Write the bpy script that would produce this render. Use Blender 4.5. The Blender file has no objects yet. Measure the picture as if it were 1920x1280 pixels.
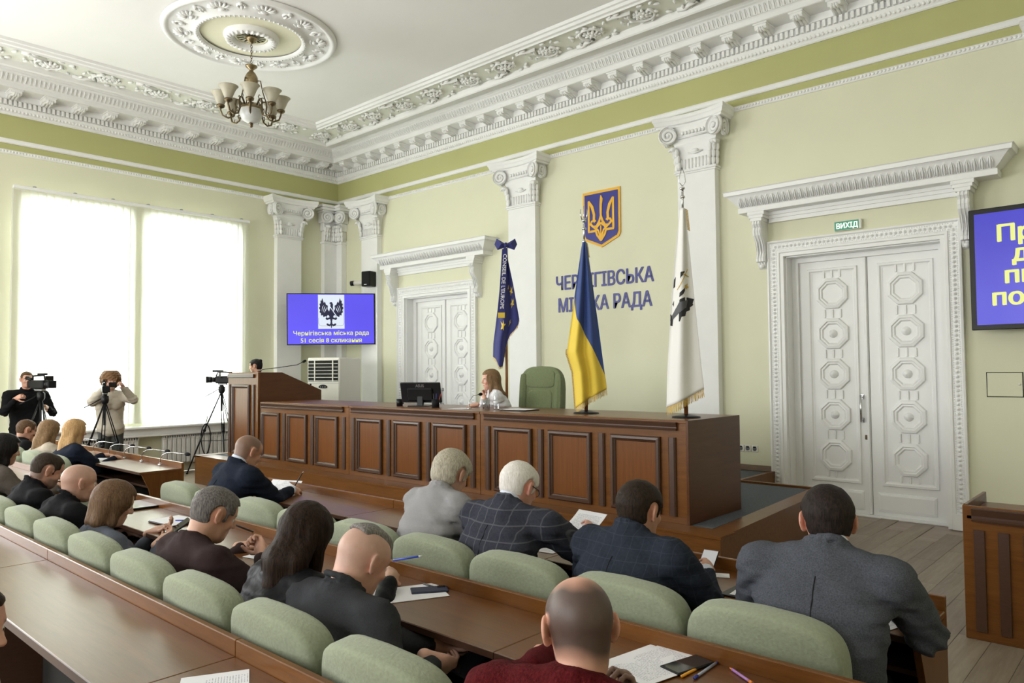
import bpy, math, random
import numpy as np
from mathutils import Vector, Matrix, Euler
random.seed(7); rng = np.random.default_rng(7)
SC = bpy.context.scene; COL = SC.collection
PI = math.pi

# ---------------------------------------------------------------- camera, world, light, exposure
cam_d = bpy.data.cameras.new('camera'); cam = bpy.data.objects.new('camera', cam_d); COL.objects.link(cam)
SC.camera = cam
cam_d.sensor_width = 36.0; cam_d.lens = 36.0 * 1394.38 / 1920.0
cam_d.clip_start = 0.05; cam_d.clip_end = 120
def aim_camera():
    yaw, pit, roll = -0.736831, 0.0384154, -0.0080386
    fwd = Vector((math.sin(yaw), math.cos(yaw), 0)); right = Vector((math.cos(yaw), -math.sin(yaw), 0)); up = Vector((0, 0, 1))
    fw = fwd * math.cos(pit) + up * math.sin(pit); u = up * math.cos(pit) - fwd * math.sin(pit)
    r = right * math.cos(roll) + u * math.sin(roll); u2 = u * math.cos(roll) - right * math.sin(roll)
    m = Matrix((r, u2, -fw)).transposed().to_4x4(); m.translation = Vector((13.33, -9.197, 1.75))
    cam.matrix_world = m
aim_camera()

W = bpy.data.worlds.new('world'); SC.world = W; W.use_nodes = True
W.node_tree.nodes['Background'].inputs[0].default_value = (0.86, 0.93, 1.0, 1)
W.node_tree.nodes['Background'].inputs[1].default_value = 3.0

def area_light(name, loc, rot, sx, sy, power, col=(1, 1, 1)):
    d = bpy.data.lights.new(name, 'AREA'); d.shape = 'RECTANGLE'; d.size = sx; d.size_y = sy; d.energy = power; d.color = col
    o = bpy.data.objects.new(name, d); o.location = loc; o.rotation_euler = rot; COL.objects.link(o); return o
# daylight through the two openings of the window in view (outside the glass), through the side window, and two unseen rear lamps added as fill
area_light('window_daylight', (-1.7, -4.0, 2.9), (0, -PI/2, 0), 6.0, 6.5, 5000, (0.93, 0.97, 1.0))
area_light('side_window_daylight', (0.25, -9.6, 2.8), (0, -PI/2, 0), 3.4, 3.6, 460, (0.95, 0.98, 1.0))
area_light('rear_fill_light', (5.0, -13.3, 2.9), (PI/2, 0, 0), 3.6, 3.2, 390, (0.97, 0.98, 1.0))
area_light('rear_fill_light', (10.5, -13.3, 2.9), (PI/2, 0, 0), 3.6, 3.2, 250, (0.97, 0.98, 1.0))

SC.view_settings.view_transform = 'Standard'; SC.view_settings.look = 'None'
SC.view_settings.exposure = 0.0; SC.view_settings.gamma = 1.0; SC.view_settings.use_curve_mapping = False
SC.cycles.max_bounces = 8; SC.cycles.diffuse_bounces = 5; SC.cycles.transparent_max_bounces = 8
SC.cycles.sample_clamp_indirect = 6.0
SC.cycles.caustics_reflective = False; SC.cycles.caustics_refractive = False

# ---------------------------------------------------------------- mesh building
class MB:
    """collects boxes, tubes, lathes and prisms; build() links them as one mesh object"""
    def __init__(s): s.v = []; s.f = []; s.m = []; s.cur = 0; s.sm = []; s.smooth = False
    def add(s, vs, fs):
        b = len(s.v); s.v.extend([tuple(p) for p in vs])
        for f in fs: s.f.append([i + b for i in f]); s.m.append(s.cur); s.sm.append(s.smooth)
        return s
    def box(s, x0, x1, y0, y1, z0, z1):
        return s.add([(x0,y0,z0),(x1,y0,z0),(x1,y1,z0),(x0,y1,z0),(x0,y0,z1),(x1,y0,z1),(x1,y1,z1),(x0,y1,z1)],
              [(0,3,2,1),(4,5,6,7),(0,1,5,4),(1,2,6,5),(2,3,7,6),(3,0,4,7)])
    def bbox(s, x0, x1, y0, y1, z0, z1, b=.006):
        """box with chamfered edges"""
        X=(x0,x1);Y=(y0,y1);Z=(z0,z1); b=min(b,(x1-x0)*.45,(y1-y0)*.45,(z1-z0)*.45)
        vs=[];idx={}
        for i in (0,1):
            for j in (0,1):
                for k in (0,1):
                    sx=b if i==0 else -b; sy=b if j==0 else -b; sz=b if k==0 else -b
                    for a in range(3):
                        p=[X[i]+sx,Y[j]+sy,Z[k]+sz]; p[a]=(X[i],Y[j],Z[k])[a]
                        idx[i,j,k,a]=len(vs); vs.append(p)
        fs=[]
        g=lambda i,j,k,a: idx[i,j,k,a]
        for i in (0,1):
            q=[g(i,0,0,0),g(i,1,0,0),g(i,1,1,0),g(i,0,1,0)]; fs.append(q if i else q[::-1])
            q=[g(0,i,0,1),g(1,i,0,1),g(1,i,1,1),g(0,i,1,1)]; fs.append(q[::-1] if i else q)
            q=[g(0,0,i,2),g(1,0,i,2),g(1,1,i,2),g(0,1,i,2)]; fs.append(q if i else q[::-1])
        for i in (0,1):
            for j in (0,1):
                fs.append([g(i,j,0,0),g(i,j,1,0),g(i,j,1,1),g(i,j,0,1)]); fs.append([g(i,0,j,0),g(i,1,j,0),g(i,1,j,2),g(i,0,j,2)])
                fs.append([g(0,i,j,1),g(1,i,j,1),g(1,i,j,2),g(0,i,j,2)])
                for k in (0,1): fs.append([g(i,j,k,0),g(i,j,k,1),g(i,j,k,2)])
        return s.add(vs,fs)
    def xf(s, M, fn):
        """run fn on a fresh builder and add its result transformed by M"""
        t = MB(); fn(t); vs = [M @ Vector(p) for p in t.v]; b = len(s.v)
        s.v.extend([tuple(p) for p in vs])
        for f, m, q in zip(t.f, t.m, t.sm): s.f.append([i+b for i in f]); s.m.append(s.cur if m == 0 else m); s.sm.append(q)
        return s
    def tube(s, pts, r, n=8, cap=True):
        pts=[Vector(p) for p in pts]; N=len(pts); rs = r if hasattr(r,'__len__') else [r]*N
        d0=(pts[1]-pts[0]).normalized(); up=Vector((0,0,1)) if abs(d0.z)<.9 else Vector((1,0,0))
        side=d0.cross(up).normalized(); vs=[]
        for i,p in enumerate(pts):
            d=((pts[min(i+1,N-1)]-pts[max(i-1,0)])).normalized()
            side=(side-d*side.dot(d)).normalized(); u=d.cross(side)
            for k in range(n):
                a=2*PI*k/n; vs.append(p+(side*math.cos(a)+u*math.sin(a))*rs[i])
        fs=[(i*n+k,i*n+(k+1)%n,(i+1)*n+(k+1)%n,(i+1)*n+k) for i in range(N-1) for k in range(n)]
        if cap: fs+=[tuple(range(n))[::-1], tuple((N-1)*n+k for k in range(n))]
        o=s.smooth; s.smooth=True; s.add(vs,fs); s.smooth=o; return s
    def lathe(s, prof, n=16, c=(0,0,0), a0=0, a1=2*PI, smooth=True):
        """profile of (r,z) turned about z"""
        full=abs(a1-a0-2*PI)<1e-6; m=n if full else n+1; vs=[];fs=[]
        for r,z in prof:
            for k in range(m):
                a=a0+(a1-a0)*k/n; vs.append((c[0]+r*math.cos(a),c[1]+r*math.sin(a),c[2]+z))
        for i in range(len(prof)-1):
            for k in range(n):
                k2=(k+1)%m; fs.append((i*m+k,i*m+k2,(i+1)*m+k2,(i+1)*m+k))
        o=s.smooth; s.smooth=smooth; s.add(vs,fs); s.smooth=o; return s
    def prism(s, poly, h, M=None):
        """polygon in xy extruded from z=0 to z=h"""
        n=len(poly); vs=[(x,y,0) for x,y in poly]+[(x,y,h) for x,y in poly]
        if M is not None: vs=[M@Vector(p) for p in vs]
        return s.add(vs,[tuple(range(n))[::-1],tuple(range(n,2*n))]+[(i,(i+1)%n,n+(i+1)%n,n+i) for i in range(n)])
    def ell(s, c, r, n=10, m=7, R=None):
        vs=[(0,0,-1)];fs=[]
        for i in range(1,m):
            t=PI*i/m-PI/2
            for k in range(n): a=2*PI*k/n; vs.append((math.cos(t)*math.cos(a),math.cos(t)*math.sin(a),math.sin(t)))
        vs.append((0,0,1)); L=len(vs)-1
        for k in range(n):
            fs.append((0,1+(k+1)%n,1+k)); b=1+(m-2)*n; fs.append((L,b+k,b+(k+1)%n))
        for i in range(m-2):
            for k in range(n): a=1+i*n; fs.append((a+k,a+(k+1)%n,a+n+(k+1)%n,a+n+k))
        R=R or Matrix.Identity(3); out=[Vector(c)+R@Vector((p[0]*r[0],p[1]*r[1],p[2]*r[2])) for p in vs]
        o=s.smooth; s.smooth=True; s.add(out,fs); s.smooth=o; return s
    def sweep(s, prof, path_fn, n):
        """prof: list of (d,z); path_fn(i,d,z)->point for i in range(n)"""
        P=len(prof); vs=[path_fn(i,d,z) for i in range(n) for d,z in prof]
        return s.add(vs,[(i*P+k,i*P+k+1,(i+1)*P+k+1,(i+1)*P+k) for i in range(n-1) for k in range(P-1)])
    def mesh(s, name, mats):
        me=bpy.data.meshes.new(name); me.from_pydata(s.v,[],s.f)
        for m in (mats if isinstance(mats,(list,tuple)) else [mats]): me.materials.append(m)
        me.polygons.foreach_set('material_index',s.m); me.polygons.foreach_set('use_smooth',s.sm)
        me.update(); return me
    def build(s, name, mats, parent=None, loc=None):
        return obj(name, s.mesh(name, mats), parent, loc)

def obj(name, me, parent=None, loc=None, rot=None):
    o=bpy.data.objects.new(name, me); COL.objects.link(o)
    if parent is not None: o.parent=parent
    if loc is not None: o.location=loc
    if rot is not None: o.rotation_euler=rot
    return o
def tag(o, label=None, cat=None, group=None, kind=None):
    if label: o['label']=label
    if cat: o['category']=cat
    if group: o['group']=group
    if kind: o['kind']=kind
    return o
def empty(name, loc=(0,0,0), rz=0.0, label=None, cat=None, group=None):
    o=bpy.data.objects.new(name,None); COL.objects.link(o); o.location=loc; o.rotation_euler=(0,0,rz); o.empty_display_size=.1
    return tag(o,label,cat,group)
def struct(o): o['kind']='structure'; return o
def copy_tree(o, parent=None):
    c=o.copy(); COL.objects.link(c)
    if parent is not None: c.parent=parent
    for ch in list(o.children): copy_tree(ch,c)
    return c

# ---------------------------------------------------------------- materials
def new_mat(name):
    m=bpy.data.materials.new(name); m.use_nodes=True; nt=m.node_tree; return m,nt,nt.nodes['Principled BSDF']
def nd(nt,t,**kw):
    n=nt.nodes.new(t)
    for k,v in kw.items():
        if k in n.inputs: n.inputs[k].default_value=v
        else: setattr(n,k,v)
    return n
def mix_rgb(nt,fac,a,b,blend='MIX'):
    n=nt.nodes.new('ShaderNodeMix'); n.data_type='RGBA'; n.blend_type=blend
    for sock,val in ((n.inputs[0],fac),(n.inputs[6],a),(n.inputs[7],b)):
        if isinstance(val,bpy.types.NodeSocket): nt.links.new(val,sock)
        else: sock.default_value=val if not hasattr(val,'__len__') else (*val[:3],1)
    return n.outputs[2]
def mat(name, col, rough=.6, metal=0.0, var=.06, scale=6.0, bump=0.0, bscale=None, stretch=(1,1,1), spec=.5, coat=0.0, emit=None, attr=None, rand=0.0, sheen=0.0):
    """principled material; colour wanders by var with noise, optional bump of the same noise"""
    m,nt,p=new_mat(name); L=nt.links
    tc=nd(nt,'ShaderNodeTexCoord'); mp=nd(nt,'ShaderNodeMapping'); mp.inputs['Scale'].default_value=stretch
    L.new(tc.outputs['Object'],mp.inputs['Vector'])
    nz=nd(nt,'ShaderNodeTexNoise',Scale=scale,Detail=3.0); L.new(mp.outputs[0],nz.inputs['Vector'])
    if attr:
        at=nd(nt,'ShaderNodeAttribute',attribute_name=attr); base=at.outputs['Color']
    else:
        rgb=nd(nt,'ShaderNodeRGB'); rgb.outputs[0].default_value=(*col,1); base=rgb.outputs[0]
    hv=nd(nt,'ShaderNodeHueSaturation'); L.new(base,hv.inputs['Color'])
    mr=nd(nt,'ShaderNodeMapRange'); mr.inputs[1].default_value=.25; mr.inputs[2].default_value=.75; mr.inputs[3].default_value=1-var; mr.inputs[4].default_value=1+var
    L.new(nz.outputs[0],mr.inputs[0]); v=mr.outputs[0]
    if rand:
        oi=nd(nt,'ShaderNodeObjectInfo'); r2=nd(nt,'ShaderNodeMapRange'); r2.inputs[3].default_value=1-rand; r2.inputs[4].default_value=1+rand
        L.new(oi.outputs['Random'],r2.inputs[0]); mu=nd(nt,'ShaderNodeMath',operation='MULTIPLY'); L.new(v,mu.inputs[0]); L.new(r2.outputs[0],mu.inputs[1]); v=mu.outputs[0]
    L.new(v,hv.inputs['Value']); L.new(hv.outputs[0],p.inputs['Base Color'])
    p.inputs['Roughness'].default_value=rough; p.inputs['Metallic'].default_value=metal; p.inputs['Specular IOR Level'].default_value=spec
    p.inputs['Coat Weight'].default_value=coat
    if sheen: p.inputs['Sheen Weight'].default_value=sheen
    if bump:
        b=nd(nt,'ShaderNodeBump',Strength=bump,Distance=.01); n2=nz
        if bscale: n2=nd(nt,'ShaderNodeTexNoise',Scale=bscale,Detail=2.0); L.new(mp.outputs[0],n2.inputs['Vector'])
        L.new(n2.outputs[0],b.inputs['Height']); L.new(b.outputs[0],p.inputs['Normal'])
    if emit: p.inputs['Emission Color'].default_value=(*emit[:3],1); p.inputs['Emission Strength'].default_value=emit[3]
    return m
def wood(name, c0, c1, stretch, rough=.30, scale=9.0, coat=.0, rand=.0):
    """laminate with fine grain along the axis whose stretch is small"""
    m,nt,p=new_mat(name); L=nt.links
    tc=nd(nt,'ShaderNodeTexCoord'); mp=nd(nt,'ShaderNodeMapping'); mp.inputs['Scale'].default_value=stretch; L.new(tc.outputs['Object'],mp.inputs[0])
    src=mp.outputs[0]
    if rand:
        oi=nd(nt,'ShaderNodeObjectInfo'); ad=nd(nt,'ShaderNodeVectorMath',operation='MULTIPLY_ADD'); cb=nd(nt,'ShaderNodeCombineXYZ')
        for i in range(3): L.new(oi.outputs['Random'],cb.inputs[i])
        L.new(cb.outputs[0],ad.inputs[0]); ad.inputs[1].default_value=(17,31,23); L.new(src,ad.inputs[2]); src=ad.outputs[0]
    n1=nd(nt,'ShaderNodeTexNoise',Scale=scale,Detail=5.0,Roughness=.62,Distortion=.4); L.new(src,n1.inputs['Vector'])
    n2=nd(nt,'ShaderNodeTexNoise',Scale=scale*.22,Detail=2.0); L.new(src,n2.inputs['Vector'])
    ad2=nd(nt,'ShaderNodeMath',operation='MULTIPLY_ADD'); L.new(n2.outputs[0],ad2.inputs[0]); ad2.inputs[1].default_value=.5; 
    hl=nd(nt,'ShaderNodeMath',operation='MULTIPLY'); hl.inputs[1].default_value=.5; L.new(n1.outputs[0],hl.inputs[0]); L.new(hl.outputs[0],ad2.inputs[2])
    cr=nd(nt,'ShaderNodeValToRGB'); cr.color_ramp.elements[0].position=.36; cr.color_ramp.elements[1].position=.64
    cr.color_ramp.elements[0].color=(*c0,1); cr.color_ramp.elements[1].color=(*c1,1); L.new(ad2.outputs[0],cr.inputs[0])
    out=cr.outputs[0]
    if rand:
        hv=nd(nt,'ShaderNodeHueSaturation'); mr=nd(nt,'ShaderNodeMapRange'); mr.inputs[3].default_value=1-rand; mr.inputs[4].default_value=1+rand
        L.new(oi.outputs['Random'],mr.inputs[0]); L.new(mr.outputs[0],hv.inputs['Value']); L.new(out,hv.inputs['Color']); out=hv.outputs[0]
    L.new(out,p.inputs['Base Color']); p.inputs['Roughness'].default_value=rough; p.inputs['Coat Weight'].default_value=coat; p.inputs['Coat Roughness'].default_value=.2; p.inputs['Specular IOR Level'].default_value=.30
    return m
M={}
M['wall']=mat('wall_paint',(.705,.70,.525),.85,var=.02,scale=2)
M['olive']=mat('olive_paint',(.455,.455,.20),.85,var=.02,scale=2)
M['white']=mat('white_plaster',(.855,.855,.845),.7,var=.02,scale=5,bump=.03)
M['ceil']=mat('ceiling_paint',(.85,.845,.825),.9,var=.015,scale=1.5)
M['cream']=mat('cream_paint',(.78,.76,.58),.85,var=.02,scale=2)
M['friezebg']=mat('frieze_ground',(.79,.80,.72),.85,var=.02,scale=2)
M['door']=mat('door_enamel',(.84,.84,.83),.38,var=.015,scale=4)
M['wood']=wood('desk_laminate',(.115,.041,.0080),(.168,.065,.0138),(1.2,14,14))
M['woodtop']=wood('desk_top_laminate',(.105,.036,.0062),(.155,.057,.0115),(1.2,14,14)); M['woodtop'].node_tree.nodes['Principled BSDF'].inputs['Specular IOR Level'].default_value=.6
M['woodv']=wood('upright_laminate',(.102,.036,.0075),(.148,.057,.0128),(14,14,1.2))
M['woodp']=wood('panel_veneer',(.118,.038,.0080),(.165,.058,.0125),(30,30,1.0))
M['wooddk']=mat('dark_moulding',(.060,.027,.015),.36,var=.12,scale=30,stretch=(1,1,6))
M['lect']=wood('lectern_side',(.075,.026,.009),(.10,.036,.012),(14,1.2,14))
M['carpet']=mat('grey_carpet',(.075,.085,.098),.95,var=.35,scale=60,bump=.3)
M['floor']=wood('floor_plank',(.20,.155,.115),(.29,.235,.18),(10,.8,10),rough=.45,scale=5,coat=.0,rand=.12)
M['base']=wood('skirting',(.20,.14,.10),(.27,.20,.15),(1,8,8))
M['chair']=mat('sage_fabric',(.255,.285,.195),.95,var=.10,scale=90,bump=.25,sheen=.15)
M['chair2']=mat('green_velour',(.165,.198,.100),.95,var=.10,scale=60,bump=.2,sheen=.1)
M['chair3']=mat('dark_green_velour',(.10,.145,.055),.95,var=.10,scale=60,bump=.2,sheen=.1)
M['black']=mat('black_plastic',(.008,.008,.009),.35,var=.1,spec=.25)
M['blackm']=mat('black_matte',(.010,.010,.011),.7,var=.1,spec=.15)
M['metal']=mat('chrome_metal',(.62,.62,.63),.22,metal=1,var=.05)
M['steel']=mat('grey_metal',(.35,.35,.36),.35,metal=1,var=.05)
M['brass']=mat('aged_brass',(.15,.112,.062),.38,metal=.9,var=.25,scale=30)
M['brassl']=mat('light_brass',(.25,.19,.105),.35,metal=.85,var=.2,scale=30)
M['paper']=mat('white_paper',(.80,.80,.83),.8,var=.01)
M['acw']=mat('cream_plastic',(.74,.72,.66),.45,var=.015)
M['radiator']=mat('radiator_enamel',(.72,.71,.68),.4,var=.02)
M['gold']=mat('gold_fringe',(.52,.34,.08),.7,var=.25,scale=80)
M['pole']=wood('flag_pole_wood',(.16,.05,.012),(.24,.085,.022),(20,20,2))
M['dark']=mat('painted_dark',(.01,.009,.008),.9,var=.1)  # near-black colour, stands in for shade inside the vent and grille
def text_mesh(s, size, extrude=.004, bold=0.0, align='CENTER', spacing=1.0):
    cu=bpy.data.curves.new('txt','FONT'); cu.body=s; cu.size=size; cu.extrude=extrude; cu.offset=bold; cu.align_x=align; cu.space_character=spacing
    cu.resolution_u=3
    o=bpy.data.objects.new('txt',cu); COL.objects.link(o); bpy.context.view_layer.update()
    me=bpy.data.meshes.new_from_object(o.evaluated_get(bpy.context.evaluated_depsgraph_get()))
    bpy.data.objects.remove(o); bpy.data.curves.remove(cu); return me
def letters(s, size, fat=0.0, **kw):
    """list of (verts, faces) of each letter of a line of text (letters that do not overlap along x)"""
    me=text_mesh(s,size,**kw); vs=[tuple(v.co) for v in me.vertices]; fs=[tuple(p.vertices) for p in me.polygons]
    iv=sorted((min(vs[i][0] for i in f),max(vs[i][0] for i in f),k) for k,f in enumerate(fs)); out=[]; cur=[];hi=-1e9
    for a,b,k in iv:
        if a>hi+1e-5 and cur: out.append(cur);cur=[]
        cur.append(k); hi=max(hi,b)
    out.append(cur); res=[]
    for ks in out:
        ids=sorted({i for k in ks for i in fs[k]}); mp={i:j for j,i in enumerate(ids)}
        v0=[vs[i] for i in ids]; f0=[[mp[i] for i in fs[k]] for k in ks]; V=[];F=[]
        for q,(dx,dy) in enumerate(((0,0),(-1,.5),(1,-.5),(-.5,-1),(.5,1)) if fat else ((0,0),)): b0=len(V); V+=[(a+dx*fat,b+dy*fat*.5,c+q*.00015) for a,b,c in v0]; F+=[[i+b0 for i in f] for f in f0]
        res.append((V,F))
    bpy.data.meshes.remove(me); return res
# ================================================================ the room
RX, RY, CZ = 16.4, -13.6, 6.33            # room: x 0..RX, y RY..0, ceiling height
OL = 5.19                                 # height where the walls turn olive
def wall_panel(mb, fn, u0, u1, z0, z1):
    """wall face split at OL; fn(u,z)->point"""
    for a, b, mi in ((z0, min(z1, OL), 0), (max(z0, OL), z1, 1)):
        if b > a + 1e-6:
            mb.cur = mi; mb.add([fn(u0,a),fn(u1,a),fn(u1,b),fn(u0,b)], [(0,1,2,3)])
    mb.cur = 0
DO = ((2.03+.21, 2.03+1.97), (9.42+.21, 9.42+1.97))  # door openings
wb = MB(); f = lambda u, z: (u, 0, z); u = 0
for a, b in DO:
    wall_panel(wb, f, u, a, 0, CZ); wall_panel(wb, f, a, b, 3.16, CZ); u = b
wall_panel(wb, f, u, RX, 0, CZ)
wb.box(-.4, RX+.4, .42, .5, -.1, CZ+.2)
struct(wb.build('wall_back', [M['wall'], M['olive']]))
WO = ((-5.80, -4.25), (-3.98, -2.28)); WZ = (.86, 4.46)   # window openings along y
wl = MB(); f = lambda u, z: (0, u, z); u = RY
for a, b in WO:
    wall_panel(wl, f, u, a, 0, CZ); wall_panel(wl, f, a, b, 0, WZ[0]); wall_panel(wl, f, a, b, WZ[1], CZ); u = b
wall_panel(wl, f, u, 0, 0, CZ)
for a, b in WO:  # reveals
    wl.add([(0,a,WZ[0]),(0,b,WZ[0]),(-.42,b,WZ[0]),(-.42,a,WZ[0])],[(0,1,2,3)]); wl.add([(0,a,WZ[1]),(0,b,WZ[1]),(-.42,b,WZ[1]),(-.42,a,WZ[1])],[(3,2,1,0)])
    for q in (a, b): wl.add([(0,q,WZ[0]),(-.42,q,WZ[0]),(-.42,q,WZ[1]),(0,q,WZ[1])],[(0,1,2,3)])
struct(wl.build('wall_left', [M['wall'], M['olive']]))
struct(MB().box(RX, RX+.1, RY, .5, -.1, CZ+.2).build('wall_right', M['wall']))
struct(MB().box(-.4, RX+.4, RY-.1, RY, -.1, CZ+.2).build('wall_front', M['wall']))
struct(MB().box(-.4, RX+.2, RY-.1, .6, CZ, CZ+.12).build('ceiling', M['ceil']))
fl = struct(MB().box(-.4, RX+.2, RY-.1, .6, -.12, -.006).build('floor', M['base']))
pk = MB().bbox(0, .188, 0, 1.28, -.006, 0, .0015).mesh('plank', M['floor'])
for i in range(19):
    for k in range(7):
        y0 = -7.4 + k*1.282 + (i*.47) % 1.282 - 1.0
        if y0 > -.9: continue
        obj('plank', pk, fl, (9.7 + i*.1895, y0, 0))
big = wood('floor_wide', (.20,.155,.115), (.29,.235,.18), (10,.8,10), rough=.45, scale=5, coat=0)
MB().box(0, 9.69, RY, 0, -.006, -.0005).build('floor_field', big, fl); MB().box(13.3, RX, RY, 0, -.006, -.0005).build('floor_field', big, fl)
MB().box(9.69, 13.3, RY, -8.45, -.006, -.0005).build('floor_field', big, fl)

# ---- skirting
for n, (x0, x1) in enumerate(((4.18, 9.42), (11.57, RX), (0, 2.03))):
    z = .437 if n != 1 else 0
    sk=MB().bbox(x0, x1, -.018, 0, z, z+.075, .004).build('baseboard_back' if n == 0 else 'baseboard_back.%03d' % n, M['base']); struct(sk)

# ---- doors with architraves and hoods
def octa(r, z, x): return [(x+r*math.cos(PI/8+k*PI/4), z+r*math.sin(PI/8+k*PI/4)) for k in range(8)]
XZ = Matrix(((1,0,0,0),(0,0,-1,0),(0,1,0,0),(0,0,0,1)))    # prism xy -> xz, height towards -y
def ring_prism(mb, x, z, r0, r1, y, h0, h1):
    """octagonal ring between radius r0 (height h0) and r1 (height h1), standing out of plane y"""
    A=octa(r0,z,x);B=octa(r1,z,x); vs=[(a,y-h0,b) for a,b in A]+[(a,y-h1,b) for a,b in B]
    mb.add(vs,[(k,(k+1)%8,8+(k+1)%8,8+k) for k in range(8)])
def rect_mould(mb, x0, x1, z0, z1, y, prof):
    """moulding frame: prof = list of (inset, height)"""
    n=len(prof); vs=[]
    for i,h in prof: vs+=[(x0+i,y-h,z0+i),(x1-i,y-h,z0+i),(x1-i,y-h,z1-i),(x0+i,y-h,z1-i)]
    mb.add(vs,[(a*4+k,a*4+(k+1)%4,a*4+4+(k+1)%4,a*4+4+k) for a in range(n-1) for k in range(4)])
leafband = MB()
leafband.prism([(-.030,0),(-.036,.05),(-.030,.10),(-.016,.135),(0,.148),(.016,.135),(.030,.10),(.036,.05),(.030,0)], .012, XZ)
leafband.tube([(0,-.014,.008),(0,-.026,.07),(0,-.018,.135)], [.008,.011,.005], 5); leafband.tube([(-.02,-.012,.01),(-.026,-.02,.07),(-.012,-.014,.12)], .006, 4); leafband.tube([(.02,-.012,.01),(.026,-.02,.07),(.012,-.014,.12)], .006, 4)
leaf_me = leafband.mesh('leaf', M['white'])
def door(idx, fx, ):
    root = struct(empty('door_%d' % idx, (fx, 0, 0)))
    # surround: plain outer bead, carved band, inner fascia
    mb = MB(); prof=[(0,0),(0,.06),(.02,.065),(.035,.045),(.12,.045),(.13,.062),(.155,.062),(.165,.05),(.205,.05),(.21,0)]
    for a in range(len(prof)-1):
        (i0,h0),(i1,h1)=prof[a],prof[a+1]
        def P(i,h): return [(i,-h,0),(i,-h,3.35-i),(2.15-i,-h,3.35-i),(2.15-i,-h,0)]
        mb.add(P(i0,h0)+P(i1,h1),[(k,4+k,5+k,k+1) for k in range(3)])
    mb.box(.0,.155,-.07,0,0,.17); mb.box(1.995,2.15,-.07,0,0,.17)
    mb.build('architrave', M['door'], root)
    g=MB()
    def bead(x,z):
        g.lathe([(.0,.022),(.010,.018),(.012,.010),(.017,.014),(.022,.0)],8); b=len(g.v)-40; g.v[b:]=[(x+p[0],-.045-p[2],z+p[1]) for p in g.v[b:]]
    for k in range(62):
        z=.2+k*.0497; bead(.078,z); bead(2.072,z)
    for k in range(40): bead(.078+(k+.5)*.0498, 3.272)
    for k in range(124):
        z=.2+k*.0249
        for x in (.045,.112,2.038,2.105): g.ell((x,-.047,z),(.006,.006,.008),5,4)
    for k in range(80):
        for z in (3.24,3.305): g.ell((.06+k*.0255,-.047,z),(.008,.006,.006),5,4)
    tag(g.build('carved_band', M['door'], root), kind='stuff')
    # jamb lining
    j=MB(); j.box(.20,.225,0,.36,0,3.16); j.box(1.955,1.98,0,.36,0,3.16); j.box(.2,1.98,0,.36,3.13,3.17)
    j.box(.225,.30,.17,.36,0,3.13); j.box(1.88,1.955,.17,.36,0,3.13); j.box(.30,1.88,.172,.36,3.07,3.13); j.box(.225,1.955,.1,.4,-.004,.008)
    j.build('jamb', M['door'], root)
    Y=.215
    for s,(x0,x1,xc) in enumerate(((.30,1.107,.70),(1.113,1.88,1.52))):
        lf=MB().bbox(x0,x1,Y,Y+.05,.008,3.07,.003).build('door_leaf', M['door'], root)
        m=MB(); rect_mould(m,xc-.30,xc+.30,.36,2.98,Y,[(0,0),(.008,.022),(.03,.022),(.045,.006),(.06,.003)]); 
        m.build('panel_moulding', M['door'], lf)
        m=MB(); rect_mould(m,x0+.06,x1-.09,.06,.28,Y,[(0,0),(.004,.012),(.03,.02),(.04,.02)]); m.add([(x0+.10,Y-.02,.10),(x1-.13,Y-.02,.10),(x1-.13,Y-.02,.24),(x0+.10,Y-.02,.24)],[(0,1,2,3)])
        m.build('kick_panel', M['door'], lf)
        zs=(2.66,2.165,1.67,1.175,.68)
        for k,z in enumerate(zs):
            m=MB()
            for a,b,h0,h1 in ((.205,.195,0,.03),(.195,.165,.03,.036),(.165,.155,.036,.02),(.155,.135,.02,.024),(.135,.12,.024,.004)): ring_prism(m,xc,z,a,b,Y,h0,h1)
            A=octa(.12,z,xc); m.add([(a,Y-.004,b) for a,b in A],[tuple(range(8))])
            if k in (1,2,3):
                t=MB().lathe([(.052,0),(.05,.012),(.036,.014),(.033,.022),(.018,.026),(.012,.034),(0,.036)],14); b=len(m.v)
                m.smooth=True; m.add([(xc+p[0],Y-.004-p[2],z+p[1]) for p in t.v],t.f); m.smooth=False
            m.build('octagon_panel', M['door'], lf)
        m=MB()
        for z0,z1 in ((2.855,2.95),(2.36,2.465),(1.865,1.97),(1.37,1.475),(.875,.98),(.41,.485)):
            for dx in (-.095,0,.095): m.bbox(xc+dx-.012,xc+dx+.012,Y-.016,Y,z0,z1,.005)
        m.build('fillet', M['door'], lf)
    MB().bbox(1.07,1.10,Y-.022,Y,.01,3.07,.006).build('astragal', M['door'], root)
    h=MB(); h.tube([(1.02,Y-.06,1.10),(1.02,Y-.06,1.42)],.013,10); h.tube([(1.02,Y,1.13),(1.02,Y-.06,1.13)],.010,8); h.tube([(1.02,Y,1.39),(1.02,Y-.06,1.39)],.010,8)
    h.bbox(1.0,1.04,Y-.008,Y,1.09,1.15,.003); h.bbox(1.0,1.04,Y-.008,Y,1.37,1.43,.003); tag(h.build('handle', M['metal'], root),'chrome pull handle')
    l=MB().bbox(1.04,1.075,Y-.008,Y,.89,.945,.004); l.box(1.053,1.062,Y-.010,Y-.008,.90,.93); tag(l.build('lock', M['brass'], root),'small brass lock plate')
    # hood on two consoles
    hd = obj('hood', None, root)
    X0,X1=-.29,2.53
    def hood_path(i,d,z):
        o=(d-.24)*1.35; return ((X0-o,0,z),(X0-o,-d,z),(X1+o,-d,z),(X1+o,0,z))[i]
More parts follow.
